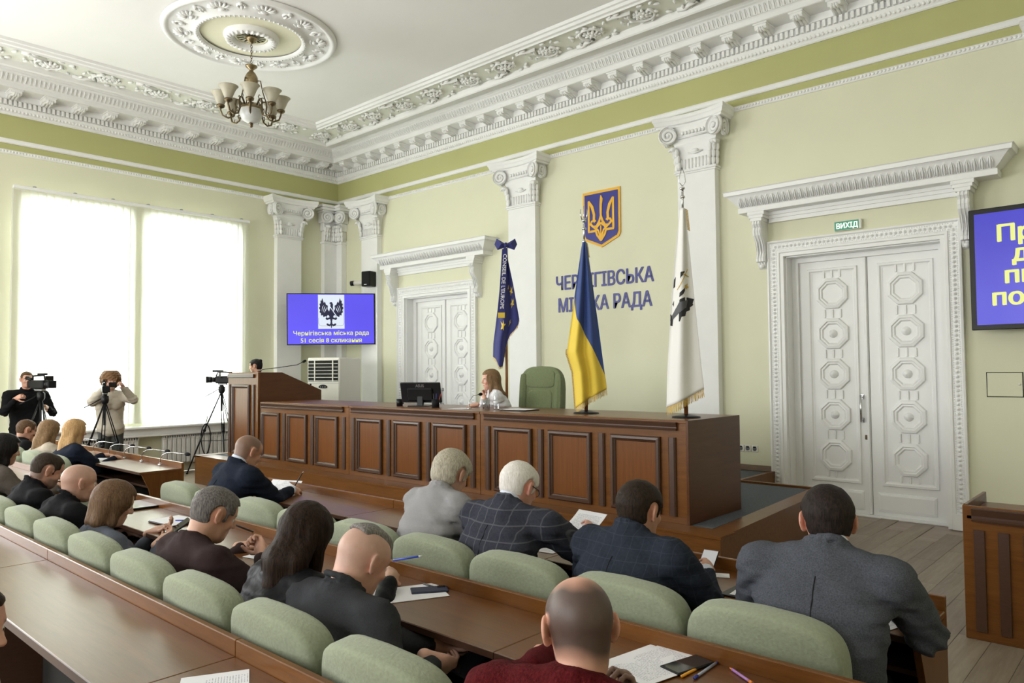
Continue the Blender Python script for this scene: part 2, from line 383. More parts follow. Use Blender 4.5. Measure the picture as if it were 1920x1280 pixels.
    prof=[(.0,3.72),(.235,3.72),(.24,3.725),(.24,3.785),(.225,3.79),(.23,3.80),(.255,3.83),(.285,3.88),(.315,3.925),(.33,3.94),(.345,3.945),(.35,3.99),(.36,4.0),(0.0,4.03)]
    MB().sweep(prof,hood_path,4).build('cornice', M['door'], hd)
    nL=40
    for k in range(nL):
        o=obj('leaf', leaf_me, hd, (X0+.02+(X1-X0-.04)*(k+.5)/nL, -.228, 3.795), (.52,0,0))
        o.scale=(.98,1,1)
    bm=MB(); 
    for a,b,d in ((3.59,3.64,.05),(3.64,3.68,.07),(3.68,3.72,.09)): bm.box(.03,2.21,-d,0,a,b)
    bm.build('frieze_board', M['door'], hd)
    cn=MB()
    side=[(0,3.60),(.22,3.60),(.23,3.56),(.20,3.52),(.215,3.47),(.20,3.42),(.15,3.36),(.11,3.28),(.10,3.20),(.125,3.14),(.12,3.10),(.07,3.09),(.04,3.03),(0,3.01)]
    YZ=Matrix(((0,0,1,0),(-1,0,0,0),(0,1,0,0),(0,0,0,1)))
    def console(mb):
        mb.xf(Matrix.Translation((-.055,0,0)),lambda t:t.prism(side,.11,YZ))
        for dx in (-.035,0,.035): mb.xf(Matrix.Translation((dx-.009,0,0)),lambda t:t.prism([(x+.012 if x>.03 else x,z) for x,z in side[1:-1]],.018,YZ))
        for zz,w,d in ((3.60,.075,.235),(3.64,.095,.24),(3.675,.11,.24)): mb.bbox(-w,w,-d,0,zz,zz+.045,.004)
        mb.ell((0,-.06,3.05),(.035,.04,.035),8,6)
    console(cn); cm=cn.mesh('console', M['door'])
    for x in (-.06,2.21): obj('console', cm, hd, (x,0,0))
    return root
d1 = door(1, 2.03); d2 = door(2, 9.42)

# ---- ceiling cornice, one continuous moulding along the back and left walls
def run(i,d,z): return ((RX,-d,z),(d,-d,z),(d,RY,z))[i]
def band(name, prof, m, parent): 
    o=MB().sweep(prof,run,3); return o.build(name,m,parent)
cor = struct(MB().sweep([(0,5.74),(.02,5.735),(.035,5.75),(.03,5.77),(.06,5.80),(.075,5.86),(.075,5.865),(.055,5.87),(.055,5.955),(.10,5.96),(.10,5.965),(.075,5.97),(.075,6.06),(.35,6.06),(.365,6.066),(.365,6.125),(.38,6.14),(.40,6.145),(.415,6.165),(.44,6.21),(.475,6.245),(.50,6.257),(.50,6.275),(.52,6.30),(.84,6.30),(.845,6.20),(.86,6.185),(.885,6.18),(.905,6.195),(.92,6.24),(.925,6.275)],run,3).build('trim_1', M['white']))
band('frieze_ground', [(.925,6.275),(1.44,6.275)], M['friezebg'], cor)
band('ceiling_mould', [(1.44,6.275),(1.445,6.245),(1.475,6.235),(1.49,6.255),(1.53,6.26),(1.55,6.29),(1.58,6.295),(1.60,6.329)], M['white'], cor)
g=MB()
for k in range(245): x=.1+k*.0655; g.box(x,x+.036,-.098,-.05,5.874,5.953)
for k in range(205): y=-.1-k*.0655; g.box(.05,.098,y-.036,y,5.874,5.953)
tag(g.build('dentils', M['white'], cor), kind='stuff')
g=MB()
def lf(t): t.prism([(-.022,0),(-.026,.05),(-.016,.10),(0,.118),(.016,.10),(.026,.05),(.022,0)],.010,XZ); t.tube([(0,-.012,.01),(0,-.02,.06),(0,-.014,.11)],.006,4)
for k in range(240): g.xf(Matrix.Translation((.44+k*.062,-.395,6.145))@Matrix.Rotation(.62,4,'X'),lf)
for k in range(170): g.xf(Matrix.Translation((.395,-.44-k*.062,6.145))@Matrix.Rotation(PI/2,4,'Z')@Matrix.Rotation(.62,4,'X'),lf)
tag(g.build('leaf_band', M['white'], cor), kind='stuff')
g=MB()
for k in range(290): g.ell((.08+k*.05,-.055,5.805),(.02,.02,.026),5,4)
for k in range(220): g.ell((.055,-.08-k*.05,5.805),(.02,.02,.026),5,4)
tag(g.build('bead_band', M['white'], cor), kind='stuff')
md=MB()   # modillion: a bracket with a leaf curling under it
YZ=Matrix(((0,0,1,0),(-1,0,0,0),(0,1,0,0),(0,0,0,1)))
md.xf(Matrix.Translation((-.075,0,0)),lambda t:t.prism([(.07,6.06),(.335,6.06),(.34,6.045),(.325,6.035),(.33,6.01),(.31,5.985),(.27,5.985),(.22,6.0),(.17,5.985),(.12,5.968),(.07,5.965)],.15,YZ))
md.bbox(-.09,.09,-.345,-.07,6.042,6.06,.004)
for dx in (-.045,0,.045): md.tube([(dx,-.09,5.962),(dx,-.17,5.978),(dx*.9,-.23,5.99),(dx*.8,-.29,5.972),(dx*.6,-.325,5.985),(dx*.5,-.33,6.01)],[.016,.018,.016,.02,.016,.008],5)
md_me=md.mesh('modillion', M['white'])
for k in range(29): obj('modillion', md_me, cor, (.59+k*.446,0,0))
for k in range(21): obj('modillion', md_me, cor, (0,-.52-k*.456,0), (0,0,PI/2))
obj('modillion', md_me, cor, (.22,0,0)); 
# frieze rinceau: flower and scroll, turned in alternation
fw=MB()
fw.ell((0,0,-.02),(.035,.035,.03),8,6)
for k in range(8): a=k*PI/4; fw.ell((.06*math.cos(a),.06*math.sin(a),-.018),(.034,.026,.022),7,5,Matrix.Rotation(a,3,'Z'))
for k in range(10): a=k*PI/5+.2; fw.ell((.105*math.cos(a),.105*math.sin(a),-.012),(.03,.022,.02),6,4,Matrix.Rotation(a,3,'Z'))
fw_me=fw.mesh('scroll_flower', M['white'])
sc=MB()
sp=[(.175*math.cos(a)*(1+.10*(a-PI)/PI),.165*math.sin(a)*(1+.10*(a-PI)/PI),-.012) for a in np.linspace(-.6,1.35*PI,16)]
sp+=[(-.22,-.17,-.012),(-.30,-.215,-.012),(-.40,-.20,-.012)]
sc.tube(sp,[.012]+[.02]*12+[.026]*(len(sp)-15)+[.03,.024],6)
for i,(a,l) in enumerate(((.15,.07),(.75,.07),(1.4,.08),(2.1,.08),(2.8,.08),(3.5,.08))):
    r=.19+.02*i/5; c,s_=math.cos(a),math.sin(a)
    sc.ell((r*c,r*s_,-.014),(l*.55,.022,.018),6,4,Matrix.Rotation(a+.9,3,'Z')); 
for x,y,a in ((-.30,-.16,1.2),(-.34,-.24,-.5),(-.24,-.235,.2),(-.27,.10,2.2),(-.31,.02,1.4),(.24,-.20,-.6),(.29,-.13,.5),(.10,-.225,.1),(.30,.16,.8)): sc.ell((x,y,-.014),(.05,.02,.018),6,4,Matrix.Rotation(a,3,'Z'))
sc_me=sc.mesh('scroll', M['white'])
for k in range(17):
    for nm,me in (('scroll_flower',fw_me),('scroll',sc_me)):
        o=obj(nm, me, cor, (1.22+.79*k,-1.17,6.27)); o.scale=(1.0,1.0 if k%2 else -1.0,1.15)
for k in range(12):
    for nm,me in (('scroll_flower',fw_me),('scroll',sc_me)):
        o=obj(nm, me, cor, (1.17,-1.95-.77*k,6.27),(0,0,PI/2)); o.scale=(1.0,1.0 if k%2 else -1.0,1.15)

# ---- rails under the cornice
def rail(name, prof, skips):
    r=MB()
    def piece(a,b,wall):
        fn=(lambda i,d,z:((a,-d,z),(b,-d,z))[i]) if wall=='b' else (lambda i,d,z:((d,a,z),(d,b,z))[i]); r.sweep(prof,fn,2)
    return r,piece
struct(MB().sweep([(0,5.295),(.02,5.295),(.032,5.31),(.032,5.345),(.02,5.37),(0,5.372)],run,3).build('trim_2', M['white']))
prof=[(0,5.135),(.018,5.135),(.03,5.15),(.03,5.185),(.018,5.20),(0,5.20)]
r,pc=rail('trim_3',prof,0)
for a,b in ((1.72,4.66),(5.72,7.86),(8.9,12.2),(13.2,RX)): pc(a,b,'b')
for a,b in ((RY,-1.72),): pc(a,b,'l')
t3=struct(r.build('trim_3', M['white']))
g=MB()
for a,b in ((1.72,4.66),(5.72,7.86),(8.9,12.2)):
    for k in range(int((b-a)/.042)): g.ell((a+.021+k*.042,-.032,5.167),(.019,.012,.019),5,4,Matrix.Rotation(.6,3,'Y'))
for k in range(118): g.ell((.032,-1.75-k*.042,5.167),(.012,.019,.019),5,4)
tag(g.build('bead_run', M['white'], t3), kind='stuff')

# ---- pilasters
def pilaster(n, x, w, z0, rot=0, loc=(0,0,0)):
    root=struct(empty('trim_%d'%n,loc)); root.rotation_euler=(0,0,rot)
    h=w/2
    s=MB().bbox(x-h,x+h,-.12,0,z0,4.42,.004); s.bbox(x-h-.03,x+h+.03,-.15,0,z0,z0+.22,.01); s.build('shaft', M['white'], root)
    c=MB()
    for a,b,e in ((4.405,4.43,.02),(4.43,4.45,.035),(4.45,4.465,.025)): c.bbox(x-h-e,x+h+e,-.12-e,0,a,b,.005)
    c.build('astragal', M['white'], root)
    b=MB(); Q=[(h+.0,.12,4.46),(h+.0,.12,4.66),(h+.03,.14,4.82),(h+.09,.18,4.95),(h+.12,.20,5.05)]
    vs=[];
    for a,d,z in Q: vs+=[(x-a,0,z),(x-a,-d,z),(x+a,-d,z),(x+a,0,z)]
    b.add(vs,[(i*4+k,i*4+k+1,i*4+5+k,i*4+4+k) for i in range(4) for k in range(3)]); b.build('bell', M['white'], root)
    fl_=MB()
    for k in range(9): fl_.tube([(x-h*.75+k*h*1.5/8,-.122,4.475),(x-h*.75+k*h*1.5/8,-.126,4.61)],.016,5)
    for k in range(7): fl_.ell((x-h*.55+k*h*1.1/6,-.19,4.955),(.026,.02,.03),6,5)
    fl_.tube([(x-h*.8,-.175,4.90),(x+h*.8,-.175,4.90)],.014,5)
    fl_.ell((x,-.14,4.70),(.06,.03,.035),8,5); fl_.tube([(x-.11,-.135,4.69),(x,-.145,4.665),(x+.11,-.135,4.69)],.012,5)
    fl_.build('carving', M['white'], root)
    ab=MB(); N=9; top=[]
    pts=[]
    for k in range(N): t=-1+2*k/(N-1); pts.append((x+t*(h+.235),-(.235+.115*(abs(t)**2.2))))
    for z,e in ((5.05,-.045),(5.075,-.04),(5.085,-.015),(5.13,.0),(5.145,.012),(5.185,.012),(5.2,0)): top.append([(x-(h+.235+e),0,z)]+[(p[0]+(e if p[0]>x else -e)*abs(p[0]-x)/(h+.235),p[1]-e,z) for p in pts]+[(x+(h+.235+e),0,z)])
    K=N+2; vs=[p for row in top for p in row]
    fs=[(i*K+k,i*K+k+1,(i+1)*K+k+1,(i+1)*K+k) for i in range(len(top)-1) for k in range(K-1)]+[tuple(range(K))[::-1],tuple((len(top)-1)*K+k for k in range(K))]
    ab.add(vs,fs); ab.build('abacus', M['white'], root)
    v=MB()
    sp=[(.125*(1-a/(5.2*PI))*math.cos(a+PI/2),.0-.02*a/(5*PI),.125*(1-a/(5.2*PI))*math.sin(a+PI/2)) for a in np.linspace(0,4.4*PI,34)]
    v.tube(sp,[.026]*20+[.02]*10+[.015]*4,6); v.lathe([(.118,0),(.118,.05),(0,.05)],16); b0=len(v.v)-48
    v.v[b0:]=[(p[0],p[2]-.05,p[1]) for p in v.v[b0:]]
    v.ell((0,-.02,0),(.025,.025,.025),6,5); vm=v.mesh('volute', M['white'])
    lfm=MB()
    for q,(zz,d) in enumerate(((0,0),(.09,.012),(.18,.03))): 
        for dx in (-.05,0,.05): lfm.ell((dx,-.02-d-(.012 if dx==0 else 0),zz+.05),(.032,.03,.062),6,5)
    lfm.ell((0,-.09,.29),(.075,.05,.035),8,5); lfm.tube([(0,-.05,.2),(0,-.075,.27),(0,-.13,.29),(0,-.145,.255)],[.03,.03,.028,.012],6)
    lm=lfm.mesh('acanthus_leaf', M['white'])
    for sgn in (-1,1):
        o=obj('volute', vm, root, (x+sgn*(h+.065),-.235,4.945),(0,0,-sgn*.35)); o.scale=(-sgn,1,1)
        obj('acanthus_leaf', lm, root, (x+sgn*(h-.03),-.115,4.47),(0,0,sgn*.75))
        o=obj('volute', vm, root, (x+sgn*(h+.13),-.12,4.945),(0,0,sgn*PI/2)); o.scale=(.8*sgn,.8,1)
    return root
pilaster(4, 5.325, .59, .437); pilaster(5, 8.48, .56, .437); pilaster(6, 1.24, .52, .437)
pilaster(7, 0, .54, 0, PI/2, (0,-1.23,0)); pilaster(9, 12.72, .56, 0)
# half pilasters folded into the corner
cp=struct(empty('trim_8'))
s=MB(); s.bbox(0,.12,-.42,0,0,4.42,.004); s.bbox(.0,.30,-.12,0,0,4.42,.004); s.build('shaft', M['white'], cp)
s=MB(); s.bbox(0,.15,-.45,0,4.41,4.46,.006); s.bbox(0,.33,-.15,0,4.41,4.46,.006); s.build('astragal', M['white'], cp)
s=MB()
for a,b,e in ((4.46,4.68,.0),(4.68,4.84,.03),(4.84,5.05,.08)): s.bbox(0,.125+e*.6,-.42-e,0,a,b,.01); s.bbox(0,.30+e,-.125-e*.6,0,a,b,.01)
s.build('bell', M['white'], cp)
s=MB(); 
for a,b,e in ((5.05,5.09,.10),(5.09,5.145,.14),(5.145,5.2,.16)): s.bbox(0,.13+e,-.42-e,0,a,b,.01); s.bbox(0,.30+e,-.13-e,0,a,b,.01)
s.build('abacus', M['white'], cp)
for loc,rz,sc_ in (((.20,-.40,4.945),PI/2-.3,1),((.36,-.2,4.945),.3,-1)):
    o=obj('volute', bpy.data.meshes['volute'], cp, loc,(0,0,rz)); o.scale=(sc_,1,1)
for loc,rz in (((.12,-.38,4.47),PI/2),((.27,-.12,4.47),.3),((.14,-.2,4.47),.8)): obj('acanthus_leaf', bpy.data.meshes['acanthus_leaf'], cp, loc,(0,0,rz))

# ---- ceiling rosette
RC=(4.03,-4.18,6.325)
ro=struct(empty('trim_10',RC))
MB().lathe([(1.13,.0),(1.12,-.03),(1.09,-.05),(1.06,-.04),(1.04,-.02),(1.03,-.015),(.74,-.02),(.72,-.05),(.69,-.06),(.66,-.04),(.655,-.02)],64).build('rim', M['white'], ro)
MB().lathe([(.66,-.004),(.30,-.004)],64).build('painted_ring', M['cream'], ro)
MB().lathe([(.36,-.002),(.36,-.03),(.33,-.075),(.28,-.09),(.24,-.075),(.22,-.03),(.21,-.01)],40).build('wreath', M['white'], ro)
g=MB()
for k in range(28): a=k*2*PI/28; g.ell((.30*math.cos(a),.30*math.sin(a),-.08),(.045,.022,.025),6,4,Matrix.Rotation(a+.5,3,'Z'))
tag(g.build('wreath_leaves', M['white'], ro), kind='stuff')
g=MB()
for k in range(72): a=k*2*PI/72; g.ell((.70*math.cos(a),.70*math.sin(a),-.06),(.018,.014,.014),5,4,Matrix.Rotation(a,3,'Z'))
tag(g.build('bead_ring', M['white'], ro), kind='stuff')
pm=MB()
for k in range(7): a=(k-3)*.42; pm.ell((.085*math.cos(a)-.03,.10*math.sin(a),-.018),(.062,.020,.02),6,5,Matrix.Rotation(a,3,'Z'))
pm.ell((-.06,0,-.02),(.03,.045,.02),7,5); pm.tube([(-.10,-.06,-.01),(-.11,-.02,-.016),(-.11,.02,-.016),(-.10,.06,-.01)],.012,5)
pa=pm.mesh('palmette', M['white'])
cu=MB(); cu.tube([(.02+.05*math.cos(a),.05*math.sin(a),-.014) for a in np.linspace(-2.6,2.6,12)],.014,5); cu.ell((-.02,0,-.018),(.05,.02,.018),6,4); cu.ell((.08,0,-.018),(.03,.03,.02),6,4)
cm_=cu.mesh('curl', M['white'])
for k in range(20):
    a=k*2*PI/20
    obj('palmette' if k%2 else 'curl', pa if k%2 else cm_, ro, (.885*math.cos(a),.885*math.sin(a),-.012),(0,0,a))
gr=MB(); gr.lathe([(.20,-.012),(0,-.012)],32); gr.build('vent_dark_disc', M['dark'], ro)  # black disc painted in for the shade behind the vent grille
gr=MB(); gr.lathe([(.215,-.012),(.215,-.03),(.19,-.03),(.19,-.012)],32)
for k in range(16):
    a=k*PI/8
    for da in (-.28,.28): gr.tube([(.055*math.cos(a),.055*math.sin(a),-.02),(.2*math.cos(a+da),.2*math.sin(a+da),-.02)],.006,4)
gr.build('vent_grille', M['cream'], ro)

# ---- windows
glass,nt,p=new_mat('window_glass'); L=nt.links
tr=nd(nt,'ShaderNodeBsdfTransparent'); tr.inputs[0].default_value=(.93,.96,.95,1); gl=nd(nt,'ShaderNodeBsdfGlossy',Roughness=.02); lw=nd(nt,'ShaderNodeLayerWeight',Blend=.35); mx=nd(nt,'ShaderNodeMixShader')
L.new(lw.outputs['Fresnel'],mx.inputs[0]); L.new(tr.outputs[0],mx.inputs[1]); L.new(gl.outputs[0],mx.inputs[2]); L.new(mx.outputs[0],nt.nodes['Material Output'].inputs[0]); M['glass']=glass
for n,(a,b) in enumerate(WO):
    root=struct(empty('window_%d'%(n+1),(-.28,a,0))); w=b-a
    fr=MB(); z0,z1=WZ
    fr.bbox(0,.07,0,.07,z0,z1); fr.bbox(0,.07,w-.07,w,z0,z1); fr.bbox(0,.07,0,w,z0,z0+.07); fr.bbox(0,.07,0,w,z1-.07,z1); fr.bbox(0,.07,0,w,3.2,3.29)
    fr.bbox(.005,.065,w/2-.05,w/2+.05,z0,z1); fr.build('window_frame', M['white'], root)
    for y0,y1 in ((.07,w/2-.05),(w/2+.05,w-.07)):
        for q0,q1 in ((z0+.07,3.2),(3.29,z1-.07)): MB().box(.03,.036,y0,y1,q0,q1).build('pane', glass, root)
# side window of the room; the two rear frames are added around the fill lamps
for n,(x,y,rz,w) in enumerate(((.16,-11.35,PI/2,3.5),(3.2,RY+.12,0,3.6),(8.7,RY+.12,0,3.6))):
    root=struct(empty('window_%d'%(n+3),(x,y,0),rz)); fr=MB()
    fr.bbox(-.06,.0,-.05,.05,1.0,4.6); fr.bbox(w,w+.06,-.05,.05,1.0,4.6); fr.bbox(-.06,w+.06,-.05,.05,4.6,4.7); fr.bbox(-.1,w+.1,-.05,.12,.95,1.0)
    fr.bbox(w/2-.03,w/2+.03,-.1,-.05,1.0,4.6); fr.bbox(0,w,-.1,-.05,3.2,3.26); fr.build('window_frame', M['white'], root)
sl=struct(empty('trim_11')); MB().bbox(-.05,.26,-6.1,-1.95,.80,.845,.012).build('window_sill', M['white'], sl)
MB().bbox(.0,.16,-6.05,-2.0,.70,.80,.004).bbox(0,.20,-6.08,-1.98,.665,.70,.008).build('apron', M['white'], sl)

# ---- vertical blinds
bl=empty('vertical_blind',(.14,0,0),0,'full-width white vertical blind drawn across the bright window','blind')
fab,nt,p=new_mat('blind_fabric'); L=nt.links
df=nd(nt,'ShaderNodeBsdfDiffuse'); df.inputs[0].default_value=(.78,.77,.70,1); tl=nd(nt,'ShaderNodeBsdfTranslucent'); tl.inputs[0].default_value=(.80,.79,.70,1); mx=nd(nt,'ShaderNodeMixShader'); mx.inputs[0].default_value=.5
tc=nd(nt,'ShaderNodeTexCoord'); wv=nd(nt,'ShaderNodeTexNoise',Scale=55.0); L.new(tc.outputs['Object'],wv.inputs['Vector']); bp=nd(nt,'ShaderNodeBump',Strength=.08); L.new(wv.outputs[0],bp.inputs['Height']); L.new(bp.outputs[0],df.inputs['Normal'])
L.new(df.outputs[0],mx.inputs[1]); L.new(tl.outputs[0],mx.inputs[2]); L.new(mx.outputs[0],nt.nodes['Material Output'].inputs[0])
MB().bbox(-.03,.03,-5.97,-2.10,4.59,4.64,.006).build('head_rail', M['white'], bl)
s=MB(); n=5
pts=[(.010*math.cos(PI*(k/(n-1)-.5))-.008, -.063+.126*k/(n-1)) for k in range(n)]
s.smooth=True; s.add([(x,y,.90) for x,y in pts]+[(x,y,4.58) for x,y in pts],[(k,k+1,n+k+1,n+k) for k in range(n-1)])
sm=s.mesh('slat', fab)
for k in range(34): obj('slat', sm, bl, (0,-5.91+k*.1135,0),(0,0,random.uniform(.10,.22)))
c=MB(); c.tube([(.03,-5.99,4.6),(.035,-5.99,1.0),(.045,-5.985,.95),(.035,-5.97,1.0),(.03,-5.97,4.6)],.003,4); c.build('bead_chain', M['white'], bl)
for k in range(7): MB().bbox(-.10,.02,-5.7+k*.57,-5.66+k*.57,4.64,4.66,.003).build('bracket', M['steel'], bl)

# ---- radiators under the sill
rs=MB(); rs.bbox(-.035,.035,-.037,.037,.16,.60,.012); rs.bbox(-.04,.04,-.039,.039,.585,.615,.006); rs.bbox(.03,.045,-.03,.03,.18,.58,.006); rsm=rs.mesh('radiator_section', M['radiator'])
for y0,nn,lb in ((-2.25,18,'white ribbed radiator under the window nearest the corner pilaster'),(-4.12,20,'white ribbed radiator under the far left part of the window sill')):
    r=empty('radiator',(.10,y0,0),0,lb,'radiator')
    for k in range(nn): obj('radiator_section', rsm, r, (0,-k*.082,0))
    g=MB(); L_=nn*.082
    for k in range(nn*2): g.bbox(-.045,.05,.03-k*.041-.012,.03-k*.041,.618,.655,.002)
    g.box(-.045,.05,-L_+.04,.04,.612,.62); tag(g.build('grille', M['radiator'], r),kind='stuff')
    MB().tube([(0,.05,.2),(0,.12,.2),(0,.12,0)],.012,8).build('pipe', M['radiator'], r)
    for q in (0,-L_+.1): MB().bbox(-.02,.02,q-.02,q+.02,.0,.18,.004).build('foot', M['radiator'], r)

# ---- small wall fittings
r=empty('exit_sign',(10.25,-.002,3.375),0,'small green lit exit sign above the right double door','sign')
gs=mat('exit_green',(.03,.22,.13),.4,emit=(.03,.25,.14,.35)); ws=mat('exit_letters',(.8,.85,.82),.4,emit=(.8,.9,.85,.5))
MB().bbox(0,.31,-.045,0,0,.115,.006).build('housing', M['acw'], r); MB().box(.006,.28,-.047,-.045,.006,.109).build('face', gs, r)
x=.02
for vs,fs in letters('ВИХІД',.088,extrude=.001,fat=.0035,align='LEFT'): MB().add([(.022+v[0]*.86,-.048-v[2],.026+v[1]) for v in vs],fs).build('letter', ws, r)
r=empty('socket_plate',(8.95,0,.675),0,'row of three white wall sockets beside the right double door','socket')
for k in range(3):
    m=MB().bbox(k*.094+.002,k*.094+.09,-.012,0,0,.085,.004).build('socket', M['acw'], r)
    q=MB().lathe([(.03,0),(.028,-.006),(.0,-.006)],14); q.v=[(k*.094+.046+p[0],-.0125+p[2]*.1,.043+p[1]) for p in q.v]; q.build('socket_well', M['steel'], m)
    z=MB().bbox(k*.094+.026,k*.094+.066,-.02,-.012,.052,.07,.004).build('flap', M['black'], m)
r=struct(MB().bbox(11.76,12.07,-.012,.0,1.435,1.68,.003).build('trim_12', M['wall']))
MB().box(11.752,12.078,-.004,.0,1.427,1.688).build('shadow_gap', M['blackm'], r); MB().ell((12.045,-.014,1.56),(.012,.008,.012),8,5).build('latch', M['acw'], r)
# ================================================================ platform, presidium, lectern
PZ=.437
pl=empty('platform',(0,0,0),0,'low carpeted wooden platform carrying the long front bench','platform')
poly=[(1.62,-3.40),(2.3,-3.80),(10.60,-3.80),(10.42,-.985),(9.45,-.985),(9.455,-.02),(4.2,-.02),(4.2,-.12),(2.0,-.12),(2.0,-.02),(1.62,-.02)]
poly=[(1.62,-3.80),(10.60,-3.80),(10.42,-.985),(9.45,-.985),(9.455,-.005),(4.175,-.005),(4.175,-.085),(2.025,-.085),(2.025,-.13),(1.62,-.16)]
MB().prism(poly,PZ-.012).build('base', M['wood'], pl)
inn=[(1.80,-3.56),(10.40,-3.56),(10.27,-1.04),(9.40,-1.04),(9.405,-.03),(4.2,-.03),(4.2,-.11),(2.0,-.11),(2.0,-.2),(1.80,-.2)]
MB().prism(inn,.010,Matrix.Translation((0,0,PZ-.012))).build('carpet', M['carpet'], pl)
e=MB()
def edge_strip(mb,a,b,w,z0,z1):
    a=Vector((*a,0));b=Vector((*b,0)); d=(b-a).normalized(); n=Vector((-d.y,d.x,0))*w
    mb.add([(p.x,p.y,z) for z in (z0,z1) for p in (a,b,b+n,a+n)],[(0,3,2,1),(4,5,6,7),(0,1,5,4),(1,2,6,5),(2,3,7,6),(3,0,4,7)])
for a,b,w in (((1.60,-3.81),(10.61,-3.81),.245),((10.61,-3.81),(10.43,-.975),.17),((1.60,-.15),(1.60,-3.81),.2)):
    q_=.0015 if a[0]>10 else (.003 if b[0]<2 else 0); o=MB(); edge_strip(o,a,b,w,PZ-.014-q_,PZ+.004+q_); o.build('edge_board', M['wood'], pl)
for a,b,w in (((10.43,-.975),(9.44,-.975),.05),((9.46,-.975),(9.46,-.005),.05)):
    o=MB(); edge_strip(o,a,b,w,PZ-.06,PZ+.02); o.build('edge_lip', M['woodv'], pl)

pr=empty('presidium_bench',(0,0,0),0,'long dark wooden bench with framed panels on the platform','bench')
FY=-3.55
for x0,x1 in ((3.19,5.385),(5.39,7.737),(7.742,10.185)):
    MB().bbox(x0,x1,FY,FY+.03,PZ,1.30,.002).build('front_board', M['wood'], pr)
    MB().bbox(x0,x1,FY-.006,-2.60,1.285,1.312,.004).build('bench_top', M['wood'], pr)
MB().bbox(10.18,10.205,FY-.006,-2.585,PZ,1.312,.002).build('end_panel', M['lect'], pr)
MB().bbox(3.185,3.21,FY,-2.585,PZ,1.312,.002).build('end_panel', M['lect'], pr)
MB().bbox(3.2,10.2,-2.62,-2.60,1.12,1.285,.002).build('back_rail', M['wooddk'], pr)
for x0,x1 in ((3.25,5.28),(5.46,7.66),(7.82,10.10)):
    o=MB(); o.prism([(0,0),(.03,0),(.034,.012),(.022,.02),(.022,.03),(.03,.05),(.036,.066),(.030,.07),(0,.07)],x1-x0,Matrix(((0,0,1,x0),(-1,0,0,FY),(0,1,0,1.225),(0,0,0,1)))); o.build('top_moulding', M['wooddk'], pr)
def panel(parent,x0,x1,z0,z1,y):
    p=MB().box(x0+.05,x1-.05,y-.006,y,z0+.05,z1-.05).build('panel', M['woodp'], parent)
    m=MB(); rect_mould(m,x0,x1,z0,z1,y,[(0,0),(.0,.022),(.010,.034),(.030,.036),(.040,.022),(.050,.016),(.056,.005)]); m.build('panel_frame', M['wooddk'], p)
for x0,x1 in ((3.25,3.735),(3.95,4.437),(4.65,5.158),(5.572,6.077),(6.30,6.79),(7.005,7.535),(7.95,8.473),(8.685,9.20),(9.422,9.937)): panel(pr,x0,x1,.50,1.165,FY)
def strip(parent,x,z0,z1,y,w=.072):
    m=MB(); m.prism([(-w/2,0),(-w/2,.012),(-w*.3,.024),(w*.3,.024),(w/2,.012),(w/2,0)],z1-z0,Matrix(((1,0,0,x),(0,-1,0,y),(0,0,1,z0),(0,0,0,1)))); m.build('pilaster_strip', M['wooddk'], parent)
for x in (3.845,4.555,5.28,5.485,6.198,6.915,7.633,7.857,8.58,9.315,10.05): strip(pr,x,.50,1.165,FY)

lc=empty('lectern',(0,0,0),0,'tall wooden lectern with sloping brown side at the bench end','lectern')
LY=-3.50
MB().bbox(2.10,3.02,LY,LY+.03,PZ,1.745,.002).build('front_board', M['woodv'], lc)
YZp=Matrix(((0,0,1,0),(1,0,0,0),(0,1,0,0),(0,0,0,1)))
side=[(LY+.03,PZ),(LY+.03,1.745),(LY+.40,1.742),(LY+1.10,1.455),(LY+1.10,PZ)]
for x in (2.10,2.995): MB().prism(side,.025,Matrix.Translation((x,0,0))@YZp).build('side_panel', M['lect'], lc)
o=MB(); o.add([(2.1,LY,1.746),(3.02,LY,1.746),(3.02,LY+.40,1.744),(2.1,LY+.40,1.744),(2.1,LY+1.1,1.458),(3.02,LY+1.1,1.458)],[(0,1,2,3),(3,2,5,4)]); o.build('reading_top', M['wood'], lc)
MB().bbox(2.09,3.035,LY+.03,LY+1.13,PZ,1.30,.004).build('cabinet', M['lect'], lc)
panel(lc,2.26,2.80,.50,1.56,LY); strip(lc,2.165,.5,1.56,LY,.06); strip(lc,2.90,.5,1.56,LY,.06)
MB().bbox(2.12,2.92,LY-.028,LY,1.665,1.72,.006).build('top_moulding', M['wooddk'], lc)
def gooseneck(name,pts,label,cat='microphone',group=None,r=.006,m='metal',base=.03):
    p0=Vector(pts[0]); root=empty(name,p0,0,label,cat,group); P=[Vector(q)-p0 for q in pts]
    MB().lathe([(0,.012),(base*.7,.012),(base,.006),(base,0)],12).build('base', M['black'] if m!='metal' else M['metal'], root)
    MB().tube(P,[r]*len(P),6).build('gooseneck', M[m], root)
    d=(P[-1]-P[-2]).normalized(); R=d.to_track_quat('Z','Y').to_matrix()
    MB().ell(P[-1]+d*.02,(.020,.020,.034),9,7,R).build('windscreen', M['blackm'], root); return root
gooseneck('microphone',[(2.95,-3.44,1.752),(2.97,-3.40,1.79),(3.12,-3.28,1.81),(3.36,-3.05,1.855),(3.43,-2.99,1.90)],'black gooseneck microphone on top of the lectern',m='black')

